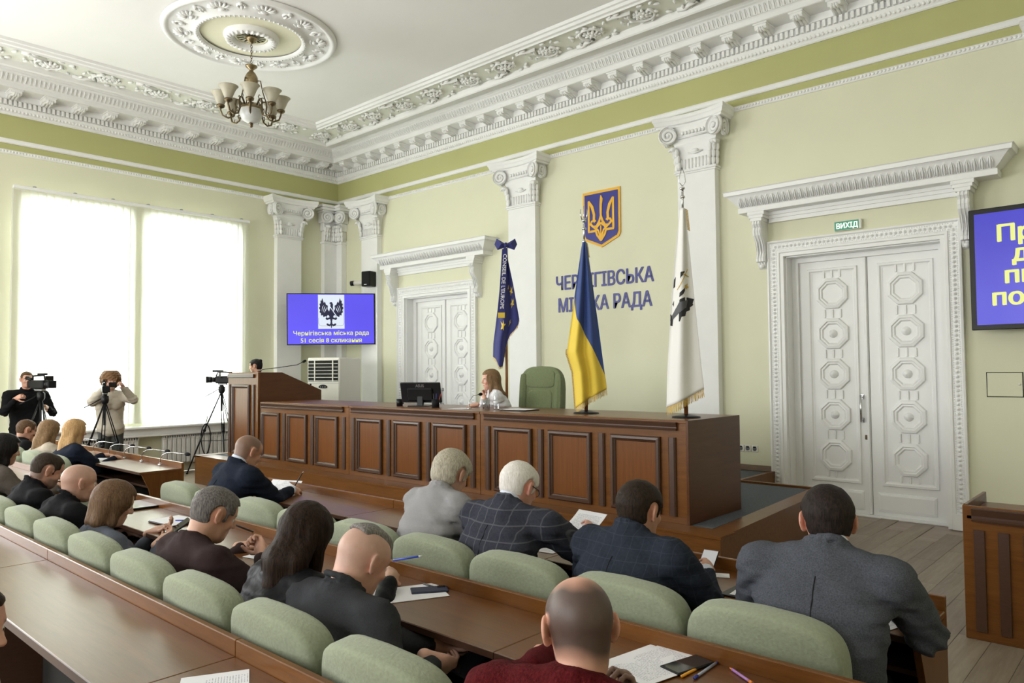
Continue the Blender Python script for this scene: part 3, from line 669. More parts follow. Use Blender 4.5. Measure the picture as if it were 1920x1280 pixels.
# ================================================================ rows of desks
DA,DB,DC=-5.87,-6.93,-7.93         # upright boards of the three rows
def desk(x0,x1,y,label,group='long council desks in rows'):
    r=empty('bench_desk',(x0,y,0),0,label,'desk',group); L=x1-x0
    n=max(1,round(L/1.75)); w=L/n
    for k in range(n):
        MB().bbox(k*w+.001,(k+1)*w-.001,-.42,-.02,.772,.797,.003).build('desk_top', M['woodtop'], r)
        MB().bbox(k*w+.0005,(k+1)*w-.0005,-.02,.005,.10,.852,.003).build('upright_board', M['wood'], r)
        MB().bbox(k*w+.001,(k+1)*w-.001,-.423,-.42,.772,.796,.001).build('edge_band', M['wooddk'], r)
    for x in (0,L-.025): 
        MB().prism([(-.02,0),(-.02,.772),(-.40,.772),(-.33,.62),(-.22,.12),(-.22,0)],.025,Matrix(((0,0,1,x),(1,0,0,0),(0,1,0,0),(0,0,0,1)))).build('end_panel', M['woodv'], r)
    for k in range(1,n): MB().prism([(-.02,.0),(-.02,.772),(-.34,.772),(-.26,.55),(-.20,.12),(-.20,0)],.022,Matrix(((0,0,1,k*w-.011),(1,0,0,0),(0,1,0,0),(0,0,0,1)))).build('support_panel', M['wooddk'], r)
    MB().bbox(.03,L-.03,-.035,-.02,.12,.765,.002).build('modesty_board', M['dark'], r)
    MB().bbox(.03,L-.03,-.30,-.035,.62,.64,.002).build('under_shelf', M['wooddk'], r)
    return r
desk(7.5,12.6,DA,'front row desk in the middle with its end by the side desk')
desk(.7,5.86,DA,'short desk at far left near the window carrying the gooseneck microphones')
desk(7.48,13.6,DB,'second row desk with a black phone and papers at its near end')
desk(1.2,5.86,DB,'second row desk far left in front of the woman with black hair')
desk(7.0,12.9,DC,'nearest desk in the bottom left corner with bright window reflections')
# side desk at right
sd=empty('side_desk',(12.215,-3.62,0),0,'small wooden desk with dark vertical slats at the right edge','desk')
MB().bbox(0,1.5,0,.025,0,.85,.003).build('front_board', M['wood'], sd); MB().bbox(0,.022,.025,.66,0,.855,.003).build('side_panel', M['woodv'], sd)
MB().bbox(.022,1.5,.0,.62,.765,.79,.003).build('desk_top', M['wood'], sd)
o=MB(); o.prism([(0,0),(.03,0),(.034,.012),(.022,.022),(.022,.035),(.03,.06),(.036,.08),(.030,.085),(0,.085)],1.44,Matrix(((0,0,1,.055),(-1,0,0,0),(0,1,0,.755),(0,0,0,1)))); o.build('top_moulding', M['wooddk'], sd)
for k in range(11): MB().bbox(.06+k*.133,.122+k*.133,-.012,0,.055,.70,.003).build('slat', M['wooddk'], sd)

# ================================================================ green chairs
def pad(mb, w, h, t, n=28, pw=3.2, crown=.0, bow=.0):
    """upholstered pad in xz, centred on x, from z=0 to z=h, thickness t along y"""
    def ring(sc_in, y):
        out=[]
        for k in range(n):
            a=2*PI*k/n; c,s_=math.cos(a),math.sin(a)
            x=math.copysign(abs(c)**(2/pw),c)*(w/2-sc_in); z=math.copysign(abs(s_)**(2/pw),s_)*(h/2-sc_in)
            if z>0: z+=crown*(1-(2*x/w)**2)
            out.append((x, y+bow*(2*x/w)**2, z+h/2))
        return out
    R=[(.045,-.5),(.014,-.485),(.004,-.43),(0,-.30),(0,.30),(.004,.43),(.014,.485),(.045,.5)]; vs=[]
    for i,y in R: vs+=ring(min(i,t*.75),y*t)
    m=len(R); fs=[(i*n+k,i*n+(k+1)%n,(i+1)*n+(k+1)%n,(i+1)*n+k) for i in range(m-1) for k in range(n)]
    c0=len(vs); vs+=[(0,-.5*t-.004,h/2),(0,.5*t+.004,h/2)]
    fs+=[(c0,(k+1)%n,k) for k in range(n)]+[(c0+1,(m-1)*n+k,(m-1)*n+(k+1)%n) for k in range(n)]
    mb.smooth=True; mb.add(vs,fs); mb.smooth=False; return mb
cb=MB(); pad(cb,.54,.49,.11,n=48,pw=5.5,crown=.034,bow=.03); cbm=cb.mesh('backrest', M['chair'])
cs=MB(); cs.xf(Matrix.Translation((0,.0,.47))@Matrix.Rotation(PI/2,4,'X'),lambda t:pad(t,.52,.46,.10)); csm=cs.mesh('seat', M['chair'])
fr=MB(); fr.bbox(-.03,.03,-.03,.03,.03,.40,.005)
fr.bbox(-.22,.22,-.025,.025,.38,.42,.004); frm=fr.mesh('pedestal', M['blackm'])
ft=MB(); ft.bbox(-.24,.24,-.2,.2,0,.03,.006); ftm=ft.mesh('foot_plate', M['blackm'])
bk=MB(); bk.bbox(-.03,.03,-.02,.02,.36,.62,.004); bkm=bk.mesh('back_bracket', M['blackm'])
def row_chair(x,y,label):
    r=empty('auditorium_chair',(x,y,0),0,label,'chair','sage green padded chairs behind the desks')
    obj('backrest',cbm,r,(0,0,.43),(.10,0,0)); obj('seat',csm,r,(0,.50,-.06),(0,0,0)); obj('pedestal',frm,r,(0,.24,0)); obj('foot_plate',ftm,r,(0,.24,0)); obj('back_bracket',bkm,r,(0,.05,0)); return r
LA={0:'leftmost chair of the front middle row, beside the aisle',1:'second chair of the front middle row behind the man writing',2:'empty green chair right of the greying man in brown',3:'green chair mostly hidden behind the long dark hair',4:'green chair behind the shaved head of the man in fleece',5:'green chair behind the woman in the light grey jacket',6:'green chair behind the man in the checked jacket',7:'green chair behind the dark navy suit, right of the bald head',8:'large green chair at right behind the man in the grey suit'}
for k in range(9): row_chair(7.83+k*.552,-6.74,LA[k])
LB=['green chair touching the left picture edge behind the man in black','second green chair from the left edge above the near desk','third green chair from the left, behind the bald man in black','green chair behind the woman with the brown bob','green chair directly left of the man in the brown sweater','green chair right behind the brown sweater','green chair behind the long haired woman in black','green chair behind the man in dark fleece with a sleeve patch','green chair hidden behind the man in the red sweater']
for k in range(9): row_chair(7.53+k*.577,-7.80,LB[k])
for k,t in enumerate(('green chair of the woman with dark hair far left','green chair between the two long-haired women far left','green chair behind the blonde woman in the navy blazer','empty green chair at the aisle end of the far left desk')): row_chair(2.9+k*.72,-6.74,t)
for k,t in enumerate(('green chair behind the woman with black hair at the left edge','empty green chair left of the bearded man in black')): row_chair(6.0+k*.62,-7.80,t)
def exec_chair(name,loc,rz,m,label,w=.60,h=.86):
    r=empty(name,loc,rz,label,'chair')
    b=MB(); pad(b,w,h,.13,n=36,pw=4.0,crown=.02); o=b.build('backrest', m, r, (0,0,.47)); o.rotation_euler=(.10,0,0)
    p=MB(); p.add([(-w*.30,.074,.10),(w*.30,.074,.10),(w*.22,.082,h*.32),(-w*.22,.082,h*.32)],[(3,2,1,0)])
    for x0,x1,z0,z1 in ((-.2,.2,h*.06,h*.33),(-.17,.17,h*.36,h*.68),(-.2,.2,h*.71,h*.96)): 
        p.xf(Matrix.Translation((0,.052,z0)),lambda t:pad(t,(x1-x0)*w/.6,z1-z0,.05,n=20,pw=5))
    q=p.build('cushion', m, o)
    for s_ in (-1,1): 
        z=MB(); z.xf(Matrix.Translation((s_*w*.40,.045,h*.06)),lambda t:pad(t,.10,h*.86,.07,n=16,pw=4)); z.build('side_bolster', m, o)
    s=MB(); s.xf(Matrix.Translation((0,.55,.47))@Matrix.Rotation(PI/2,4,'X'),lambda t:pad(t,w*.92,.52,.13,n=24,pw=4)); s.build('seat', m, r)
    for s_ in (-1,1):
        a=MB(); a.tube([(s_*w*.5,.02,.62),(s_*w*.55,.2,.66),(s_*w*.55,.42,.65),(s_*w*.53,.46,.5)],[.018,.024,.024,.018],8); a.build('armrest', M['blackm'], r)
    c=MB().tube([(0,.28,.08),(0,.28,.42)],.03,10); c.build('column', M['black'], r)
    for k in range(5): a=k*2*PI/5; MB().tube([(0,.28,.10),(.28*math.cos(a),.28+.28*math.sin(a),.06)],[.028,.02],6).ell((.29*math.cos(a),.28+.29*math.sin(a),.03),(.03,.03,.03),8,6).build('leg', M['black'], r)
    return r
exec_chair('executive_chair',(7.36,-2.10,PZ),PI+.25,M['chair2'],'tall green executive chair behind the front bench',w=.60,h=.87)
exec_chair('executive_chair',(12.78,-2.62,0),PI-.1,M['chair3'],'dark green chair behind the small side desk',w=.66,h=.87)

# ================================================================ screens
def basis_obj(name,loc,normal,roll,label,cat):
    n=Vector(normal).normalized(); x=Vector((0,0,1)).cross(n).normalized(); z=n.cross(x)
    R=Matrix((x,-n,z)).transposed(); R=R@Matrix.Rotation(roll,3,'Y')
    o=empty(name,(0,0,0),0,label,cat); o.matrix_world=Matrix.Translation(loc)@R.to_4x4(); return o
def screen_mat(name,c,e):
    m,nt,p=new_mat(name); L=nt.links; tc=nd(nt,'ShaderNodeTexCoord'); gr=nd(nt,'ShaderNodeTexNoise',Scale=.9,Detail=0.0); L.new(tc.outputs['Object'],gr.inputs[0])
    hv=nd(nt,'ShaderNodeHueSaturation'); hv.inputs['Color'].default_value=(*c,1); mr=nd(nt,'ShaderNodeMapRange'); mr.inputs[1].default_value=.3; mr.inputs[2].default_value=.7; mr.inputs[3].default_value=.9; mr.inputs[4].default_value=1.1
    L.new(gr.outputs[0],mr.inputs[0]); L.new(mr.outputs[0],hv.inputs['Value']); p.inputs['Base Color'].default_value=(.02,.02,.03,1); p.inputs['Roughness'].default_value=.25
    L.new(hv.outputs[0],p.inputs['Emission Color']); p.inputs['Emission Strength'].default_value=e; return m
SB=screen_mat('screen_blue',(.115,.085,.98),.92); SB2=screen_mat('screen_blue_deep',(.035,.026,.62),.9)
SY=mat('screen_yellow',(.02,.02,.02),.4,emit=(.86,.90,.24,.95)); SW=mat('screen_white',(.02,.02,.02),.4,emit=(.78,.86,.97,.95)); SK=mat('screen_black',(.004,.004,.02),.4,emit=(.004,.004,.03,1))
def tv(name,loc,normal,roll,w,h,bez,label,face):
    r=basis_obj(name,loc,normal,roll,label,'screen')
    MB().bbox(-w/2,w/2,0,.05,-h/2,h/2,.006).build('housing', M['black'], r)
    MB().box(-w/2+bez,w/2-bez,-.002,0,-h/2+bez,h/2-bez).build('screen', face, r)
    MB().bbox(-.2,.2,.05,.075,-.2,.2,.004).bbox(-.03,.03,.07,.42,-.04,.04,.004).build('wall_mount', M['blackm'], r); return r
E3=lambda x,z,y=-.0035:(x,y,z)
def flat(mb,pts,y,t=.001): # polygon standing on the screen plane
    n=len(pts); return mb.add([(x,y,z) for x,z in pts]+[(x,y+t,z) for x,z in pts],[tuple(range(n))]+[((i+1)%n,i,n+i,n+(i+1)%n) for i in range(n)])
def put_text(root,name,s,size,cx,z,m,y,bold,sx=1.0,parent=None):
    b=MB()
    for vs,fs in letters(s,size,extrude=.0008,fat=bold): b.add([(cx+v[0]*sx,y-v[2],z+v[1]) for v in vs],fs)
    return tag(b.build(name,m,root),kind='stuff')
t1=tv('wall_screen',(.98,-.83,2.775),(.822,-.569,0),-.012,1.675,1.005,.018,'blue wall screen with a black eagle emblem in the corner',SB)
em=flat(MB(),[(-.25,.475),(.25,.475),(.25,-.19),(-.25,-.19)],-.004).build('emblem_ground', SW, t1)
def eagle(mb,s,cx,cz,y):
    for sg in (-1,1):
        P=[(.06,-.02),(.10,.05),(.09,.14),(.14,.17),(.17,.26),(.20,.22),(.24,.36),(.262,.28),(.29,.29),(.285,.21),(.32,.19),(.30,.12),(.335,.08),(.30,.02),(.32,-.04),(.28,-.07),(.28,-.13),(.23,-.12),(.21,-.18),(.165,-.15),(.13,-.17),(.10,-.12),(.06,-.13)]
        pts=[(cx+sg*x*s,cz+z*s) for x,z in P]; flat(mb,pts if sg<0 else pts[::-1],y)
        for x,z in ((.09,-.28),(.12,-.25),(.15,-.29)): pass
        T=[(.03,-.17),(.10,-.20),(.13,-.17),(.16,-.22),(.12,-.26),(.07,-.24),(.03,-.23)]; pts=[(cx+sg*x*s,cz+z*s) for x,z in T]; flat(mb,pts if sg<0 else pts[::-1],y)
        T=[(.01,-.36),(.06,-.38),(.10,-.35),(.14,-.37),(.10,-.42),(.04,-.43),(.01,-.40)]; pts=[(cx+sg*x*s,cz+z*s) for x,z in T]; flat(mb,pts if sg<0 else pts[::-1],y)
    B=[(-.06,-.02),(-.07,-.12),(-.04,-.20),(-.02,-.30),(-.03,-.36),(0,-.50),(.03,-.36),(.02,-.30),(.04,-.20),(.07,-.12),(.06,-.02),(.045,.10),(.05,.18),(.02,.245),(-.03,.24),(-.05,.20),(-.02,.19),(-.03,.08)]
    flat(mb,[(cx+x*s,cz+z*s) for x,z in B][::-1],y)
b=MB(); eagle(b,.70,0,.16,-.0055); b.build('eagle_emblem', SK, t1)
b=MB(); 
for sg in (-1,1):
    for k in range(3):
        q=[(.115+k*.045,.12+k*.05-.03*k),(.14+k*.045,.02+k*.03),(.19+k*.035,-.06+k*.01),(.185+k*.035,-.03+k*.01),(.15+k*.045,.05+k*.03)]
        flat(b,[(sg*x*.70,.16+z*.70) for x,z in (q if sg<0 else q[::-1])],-.0068)
flat(b,[(-.11,.36),(-.10,.37),(.13,.02),(.12,.01)],-.007); flat(b,[(-.03,.335),(.02,.335),(.03,.365),(-.0,.35),(-.035,.365)],-.007)
b.build('emblem_lines', SW, t1)
b=MB(); b.tube([(-.24,-.006,.02)]+[(-.24,-.006,-.08),(-.225,-.006,-.12),(-.19,-.006,-.135),(-.05,-.006,-.135),(-.02,-.006,-.15),(0,-.006,-.18),(.02,-.006,-.15),(.05,-.006,-.135),(.19,-.006,-.135),(.225,-.006,-.12),(.24,-.006,-.08),(.24,-.006,.3)],.0022,4); b.build('shield_outline', SK, t1)
put_text(t1,'caption','Чернігівська міська рада',.118,0,-.315,SY,-.005,.0020,1.0); put_text(t1,'caption','51 сесія 8 скликання',.118,0,-.455,SY,-.005,.0020,1.0)
t2=tv('wall_screen',(12.385,-.28,2.752),(-.06,-1,0),0,1.42,1.255,.052,'large wall screen cut by the right edge with yellow words',SB2)
t2.scale=(1,1,1)
for s,sz,x,z,al in (('Про надання',.235,-.47,.27,'LEFT'),('дозволу',.235,-.33,.055,'LEFT'),('пі',.235,-.41,-.16,'LEFT'),('порядок',.235,-.525,-.38,'LEFT')):
    for vs,fs in letters({'Про надання':'Пр','дозволу':'д','пі':'пи','порядок':'пор'}[s],sz,extrude=.0008,fat=.0085,align='LEFT'): MB().add([(x+v[0]*1.06,-.005-v[2],z+v[1]) for v in vs],fs).build('letter', SY, t2)
r=empty('loudspeaker',(1.36,-.14,3.42),.25,'small black loudspeaker on the pilaster above the corner screen','speaker')
MB().bbox(-.11,.11,-.20,0,0,.30,.012).build('cabinet', M['black'], r); MB().bbox(-.095,.095,-.208,-.2,.015,.285,.006).build('grille', M['blackm'], r); MB().bbox(-.03,.03,-.0,.06,.1,.2).build('bracket', M['blackm'], r); MB().box(-.03,.03,-.2095,-.208,.03,.042).build('badge', M['steel'], r)
r=empty('security_camera',(.98,-.04,3.545),0,'white bullet security camera beside the corner pilaster','camera')
MB().tube([(0,.03,-.05),(0,-.05,-.05),(-.02,-.07,0)],.012,8).lathe([(0,.0),(.035,.0),(.035,.02),(0,.02)],12,(0,-.0,-.06)).build('bracket', M['acw'], r)
MB().tube([(.10,-.04,.0),(.0,-.10,-.005),(-.12,-.17,-.01)],[.045,.047,.045],12).build('housing', M['acw'], r); MB().tube([(-.118,-.169,-.01),(-.18,-.205,-.013)],[.05,.053],12).build('lens_hood', M['black'], r)

# ================================================================ floor-standing air conditioner
ac=empty('air_conditioner',(1.66,-1.22,PZ+.001),.32,'cream floor-standing air conditioner in front of the corner','air conditioner')
w,d,h=.72,.66,1.565
MB().bbox(-w/2,w/2,-d/2,d/2,0,h,.02).build('cabinet', M['acw'], ac)
MB().box(-w/2+.03,w/2-.03,-d/2-.004,-d/2+.02,h-.43,h-.05).build('grille_dark_slab', M['dark'], ac)  # dark slab stands in for the shade behind the louvres
for k in range(7): MB().bbox(-w/2+.03,w/2-.03,-d/2-.022,-d/2-.004,h-.425+k*.062,h-.414+k*.062,.004).build('louvre', M['acw'], ac)
for x in (-.18,.22): MB().bbox(x-.012,x+.012,-d/2-.02,-d/2-.002,h-.43,h-.05,.004).build('louvre_divider', M['acw'], ac)
for z in (h-.47,h-.9): MB().box(-w/2+.001,w/2-.001,-d/2-.0015,-d/2,z,z+.004).build('seam', M['steel'], ac)
b=MB()
b.prism([(.095*math.cos(a),.042*math.sin(a)+(.018*(1-(math.cos(a))**2) if math.sin(a)<0 else 0)) for a in np.linspace(0,2*PI,20,endpoint=False)],.008,Matrix.Translation((0,-d/2,h-.53))@XZ); b.build('control_panel', M['black'], ac)
for x in (-.05,0,.05): MB().ell((x,-d/2-.009,h-.53),(.012,.004,.010),8,5).build('button', M['steel'], ac)
MB().box(-.30,-.26,-d/2-.002,-d/2,h-.50,h-.47).build('badge', M['blackm'], ac)

# ================================================================ emblem and lettering on the back wall
BL=mat('emblem_blue',(.020,.020,.22),.45,var=.03); BY=mat('emblem_gold',(.75,.40,.02),.5,var=.05); LB_=mat('letter_blue',(.025,.027,.22),.4,var=.05)
tr=empty('trident_emblem',(6.846,-.012,4.02),0,'blue and gold trident shield on the back wall','emblem')
SH=[(-.34,.44),(.34,.44),(.34,-.24),(.31,-.30),(0,-.43),(-.31,-.30),(-.34,-.24)]
MB().prism(SH,.02,Matrix.Translation((0,.01,0))@XZ).build('shield_border', BY, tr)
MB().prism([(x*.90,z*.905+.0) for x,z in SH],.004,Matrix.Translation((0,-.010,0))@XZ).build('shield_field', BL, tr)
_ry=[0]
def ribbon(mb,pts,w,y,t=.006):
    _ry[0]+=1; y-=.0003*_ry[0]; t+=.0003*_ry[0]
    ws=w if hasattr(w,'__len__') else [w]*len(pts); P=[Vector((p[0],p[1])) for p in pts]; vs=[]; n=len(P)
    for i,p in enumerate(P):
        dd=(P[min(i+1,n-1)]-P[max(i-1,0)]).normalized(); q=Vector((-dd.y,dd.x))*ws[i]/2
        vs+=[(p.x+q.x,y,p.y+q.y),(p.x-q.x,y,p.y-q.y),(p.x-q.x,y+t,p.y-q.y),(p.x+q.x,y+t,p.y+q.y)]
    fs=[(i*4+k,i*4+(k+1)%4,i*4+4+(k+1)%4,i*4+4+k) for i in range(n-1) for k in range(4)]+[(3,2,1,0),((n-1)*4,(n-1)*4+1,(n-1)*4+2,(n-1)*4+3)]
    return mb.add(vs,fs)
b=MB(); y=-.021
ribbon(b,[(0,.36),(.012,.30),(0,.22),(-.003,.10),(0,.02)],[.01,.055,.045,.04,.03],y)
for s in (-1,1):
    ribbon(b,[(s*.225,.30),(s*.225,-.155),(s*.225,-.17)],[.035,.04,.04],y)
    ribbon(b,[(s*.225,.30),(s*.16,.20),(s*.125,.08),(s*.13,.0),(s*.105,-.035)],[.03,.05,.045,.045,.05],y)
    ribbon(b,[(s*.225,-.06),(s*.19,-.06),(s*.17,-.02),(s*.12,-.01)],[.035,.035,.035,.03],y)
    ribbon(b,[(s*.19,-.06),(s*.14,-.105),(s*.08,-.10),(s*.03,-.03),(0,.05)],.036,y)
    ribbon(b,[(s*.24,-.172),(s*.10,-.172)],.036,y)
    ribbon(b,[(0,-.06),(s*.07,-.11),(s*.095,-.17),(s*.07,-.24),(0,-.33)],.036,y)
    ribbon(b,[(s*.13,-.115),(s*.05,-.17),(s*.02,-.25),(0,-.33)],.03,y)
ribbon(b,[(0,-.10),(0,-.32)],.022,y)
b.build('trident', BY, tr)
for s,sz,x0,x1,z in (('ЧЕРНІГІВСЬКА',.30,5.945,7.735,3.005),('МІСЬКА РАДА',.30,5.99,7.70,2.655)):
    r=empty('wall_lettering',(x0,-.001,z),0,'upper line of blue raised words on the back wall' if s[0]=='Ч' else 'lower shorter line of blue raised words under the other','lettering')
    ls=letters(s,sz,extrude=.004,fat=.0085,align='LEFT'); mx=max(v[0] for vs,_ in ls for v in vs); mn=min(v[0] for vs,_ in ls for v in vs); k=(x1-x0)/(mx-mn)
    for vs,fs in ls: MB().add([((v[0]-mn)*k,-.004-v[2],v[1]) for v in vs],fs).build('letter', LB_, r)

# ================================================================ chandelier
ch=empty('chandelier',(4.05,-4.19,0),0,'brass chandelier with cream glass shades below the ceiling rosette','chandelier')
MB().lathe([(0,6.30),(.075,6.295),(.085,6.27),(.05,6.24),(.03,6.22),(0,6.215)],14).build('canopy', M['brassl'], ch)
b=MB()
for k in range(9): z=6.205-k*.036; b.xf(Matrix.Translation((0,0,z))@Matrix.Rotation(PI/2*(k%2),4,'Z')@Matrix.Rotation(PI/2,4,'X'),lambda t:t.tube([(.014*math.cos(a),.022*math.sin(a),0) for a in np.linspace(0,2*PI,9)],.004,4,False))
b.build('chain', M['brass'], ch)
MB().lathe([(0,5.90),(.08,5.90),(.075,5.885),(.03,5.85),(.025,5.83),(.055,5.80),(.085,5.74),(.088,5.68),(.06,5.60),(.025,5.55),(.02,5.52),(.03,5.50),(0,5.46)],16).build('body', M['brassl'], ch)
MB().lathe([(0,5.40),(.04,5.40),(.06,5.36),(.13,5.34),(.15,5.31),(.145,5.295)],18).build('hub', M['brassl'], ch)
shade_m,nt,p=new_mat('alabaster_glass'); p.inputs['Base Color'].default_value=(.70,.64,.50,1); p.inputs['Roughness'].default_value=.35; p.inputs['Subsurface Weight'].default_value=0.0
tcn=nd(nt,'ShaderNodeTexCoord'); nn=nd(nt,'ShaderNodeTexNoise',Scale=14.0); nt.links.new(tcn.outputs['Object'],nn.inputs[0]); cr=nd(nt,'ShaderNodeValToRGB'); cr.color_ramp.elements[0].color=(.55,.50,.38,1); cr.color_ramp.elements[1].color=(.72,.69,.58,1); nt.links.new(nn.outputs[0],cr.inputs[0]); nt.links.new(cr.outputs[0],p.inputs['Base Color'])
tlb=nd(nt,'ShaderNodeBsdfTranslucent'); nt.links.new(cr.outputs[0],tlb.inputs[0]); mxs=nd(nt,'ShaderNodeMixShader'); mxs.inputs[0].default_value=.35; nt.links.new(p.outputs[0],mxs.inputs[1]); nt.links.new(tlb.outputs[0],mxs.inputs[2]); nt.links.new(mxs.outputs[0],nt.nodes['Material Output'].inputs[0])
MB().lathe([(.145,5.295),(.15,5.26),(.14,5.20),(.11,5.15),(.06,5.125),(0,5.12)],20).build('glass_bowl', mat('frosted_bowl',(.62,.63,.62),.3,var=.03), ch)
MB().lathe([(0,5.12),(.03,5.115),(.03,5.10),(.012,5.09),(.012,5.06),(0,5.05)],10).build('finial', M['brass'], ch)
am=MB(); am.tube([(.10,0,5.33),(.15,0,5.42),(.19,0,5.42),(.20,0,5.36),(.19,0,5.27),(.22,0,5.19),(.29,0,5.16),(.36,0,5.19),(.385,0,5.26),(.385,0,5.30)],[.012]*10,6)
am.tube([(.22,0,5.19),(.245,0,5.24),(.235,0,5.27),(.215,0,5.255)],.007,5); am.tube([(.30,0,5.162),(.32,0,5.20),(.305,0,5.215)],.006,5)
am.tube([(.15,0,5.42),(.135,0,5.46),(.15,0,5.48),(.165,0,5.465)],.006,5)
am.lathe([(.012,5.28),(.05,5.30),(.055,5.325),(.02,5.345),(.0,5.345)],10,(.385,0,0)); amm=am.mesh('arm', M['brass'])
sh=MB(); sh.lathe([(.03,5.33),(.048,5.342),(.066,5.385),(.083,5.43),(.110,5.48),(.128,5.497),(.124,5.499),(.106,5.482),(.079,5.43),(.06,5.38),(.042,5.342)],18,(.385,0,0)); shm=sh.mesh('shade', shade_m)
for k in range(8):
    a=k*PI/4+.25; o=obj('arm',amm,ch,None,(0,0,a)); o2=obj('shade',shm,ch,None,(0,0,a))
for k in range(3):
    a=k*2*PI/3+.9; MB().tube([(.075*math.cos(a),.075*math.sin(a),5.70),(.12*math.cos(a),.12*math.sin(a),5.70),(.15*math.cos(a),.15*math.sin(a),5.55),(.19*math.cos(a),.19*math.sin(a),5.42)],.008,6).build('stay_rod', M['brass'], ch)

# ================================================================ flags
def cloth_mat(name,ca,cb=None,rough=.7):
    m,nt,p=new_mat(name); L=nt.links; p.inputs['Roughness'].default_value=rough; p.inputs['Sheen Weight'].default_value=.2
    tc=nd(nt,'ShaderNodeTexCoord'); nz=nd(nt,'ShaderNodeTexNoise',Scale=220.0); L.new(tc.outputs['Object'],nz.inputs[0]); b=nd(nt,'ShaderNodeBump',Strength=.06,Distance=.002); L.new(nz.outputs[0],b.inputs['Height']); L.new(b.outputs[0],p.inputs['Normal'])
    if cb is None: p.inputs['Base Color'].default_value=(*ca,1)
    else:
        at=nd(nt,'ShaderNodeAttribute',attribute_name='split'); st=nd(nt,'ShaderNodeMath',operation='GREATER_THAN'); st.inputs[1].default_value=0; L.new(at.outputs['Fac'],st.inputs[0])
        L.new(mix_rgb(nt,st.outputs[0],ca,cb),p.inputs['Base Color'])
    return m
def interp(t,P): 
    xs=[p[0] for p in P]; return np.interp(t,xs,[p[1] for p in P])
def flag(name,loc,rz,label,ztop,zbase,zfin,Lf,Rf,bot,m,folds,split=None,parts=None,base=True,amp=.05,decal=None):
    """cloth draped on a pole: Lf/Rf give (x left, x right) against height fraction; bot(u) is the lower edge"""
    r=empty(name,loc,rz,label,'flag'); nu,nv=48,60
    z0,z1=ztop,zbase
    def S(u,v):
        zb=bot(u); z=ztop+(zb-ztop)*v; t=(ztop-z)/(ztop-zbase)
        x=interp(t,Lf)+(interp(t,Rf)-interp(t,Lf))*u
        a=amp*min(1,.25+t*1.1); y=-.03+a*math.sin(folds*2*PI*u+.6+1.2*t)*(.6+.4*math.sin(3*u+2*t))-.02*math.sin(PI*u)
        return Vector((float(x),float(y),float(z)))
    vs=[S(i/nu,j/nv) for j in range(nv+1) for i in range(nu+1)]; W1=nu+1
    c=MB(); c.smooth=True; c.add(vs,[(j*W1+i,j*W1+i+1,(j+1)*W1+i+1,(j+1)*W1+i) for j in range(nv) for i in range(nu)])
    me=c.mesh('cloth',m)
    if split is not None:
        at=me.attributes.new('split','FLOAT','POINT'); at.data.foreach_set('value',[float(split(v.x,v.z)) for v in vs])
    cl=obj('cloth',me,r); sd_=cl.modifiers.new('thickness','SOLIDIFY'); sd_.thickness=.004
    p=MB().tube([(0,.0,0),(0,0,zfin-.32)],.018,8); p.build('pole', M['pole'], r)
    if base: MB().lathe([(0,.035),(.03,.03),(.09,.018),(.125,.012),(.128,0)],20).build('base', M['black'], r)
    f=MB(); f.tube([(0,0,zfin-.33),(0,0,zfin-.12)],.010,8); 
    for z in (zfin-.33,zfin-.20,zfin-.12): f.lathe([(0,.012),(.02,.01),(.024,0),(.02,-.01),(0,-.012)],10,(0,0,z))
    f.build('finial_stem', M['metal'], r)
    return r,S,cl
def fringe(r,S,u0,u1,edge,h=.055,n=70,side=False,label=None):
    b=MB()
    for k in range(n):
        t=u0+(u1-u0)*(k+.5)/n; p=S(t,1) if not side else S(edge,t); d=(u1-u0)/n*.42; q0=S(t-d,1) if not side else S(edge,t-d); q1=S(t+d,1) if not side else S(edge,t+d)
        off=Vector((random.uniform(-.008,.008),-.004,-h*random.uniform(.85,1.1))) if not side else Vector((-h*.55 if edge<.5 else h*.55,-.003,-h*.35))
        b.add([q0,q1,q1+off,q0+off],[(0,1,2,3)])
    tag(b.build('fringe', M['gold'], r),kind='stuff')
CB=(.022,.055,.215); CYE=(.72,.52,.045)
uaL=[(0,-.02),(.03,-.03),(.33,-.105),(.66,-.185),(.78,-.125),(1,-.10)]; uaR=[(0,.015),(.03,.025),(.25,.075),(.48,.125),(.76,.18),(.87,.205),(1,.19)]
def ua_split(x,z):
    t=(3.02-z)/1.665; b_=interp(t,[(0,-.5),(.33,-.107),(.46,-.085),(.60,.035),(.80,.19),(1,.5)]); return b_-x
zb=1.31
r,S,cl=flag('national_flag',(8.88,-3.2,zb+.003),.70,'blue and yellow flag draped on a pole on the bench',3.02-zb,1.355-zb,3.36-zb,uaL,uaR,lambda u:(1.36+.19*max(0,u)**.8)-zb,cloth_mat('flag_blue_yellow',CB,CYE),2.1,lambda x,z:ua_split(x,z+zb))
fringe(r,S,0,1,1); fringe(r,S,.64,1.0,0,side=True,n=40,h=.03); fringe(r,S,.0,.10,1,side=True,n=14,h=.03)
f=MB()
for s in (-1,0,1): f.tube([(s*.02,0,1.94),(s*.035,0,2.0),(s*.03,0,2.05+.03*(s==0))],[.005,.007,.003],5)
f.tube([(-.03,0,1.97),(0,0,1.94),(.03,0,1.97)],.005,5); f.build('finial', M['metal'], r)
chL=[(0,-.03),(.2,-.07),(.45,-.115),(.8,-.155),(1,-.17)]; chR=[(0,.02),(.2,.05),(.45,.085),(.8,.135),(1,.17)]
r,S,cl=flag('city_flag',(9.99,-3.2,zb+.003),.62,'white flag with a dark eagle draped at the right bench end',3.19-zb,1.42-zb,3.50-zb,chL,chR,lambda u:(1.40+.17*u)-zb,cloth_mat('flag_white',(.78,.77,.74)),1.3,amp=.045)
fringe(r,S,0,1,1,h=.07); fringe(r,S,.0,.12,1,side=True,n=14,h=.04)
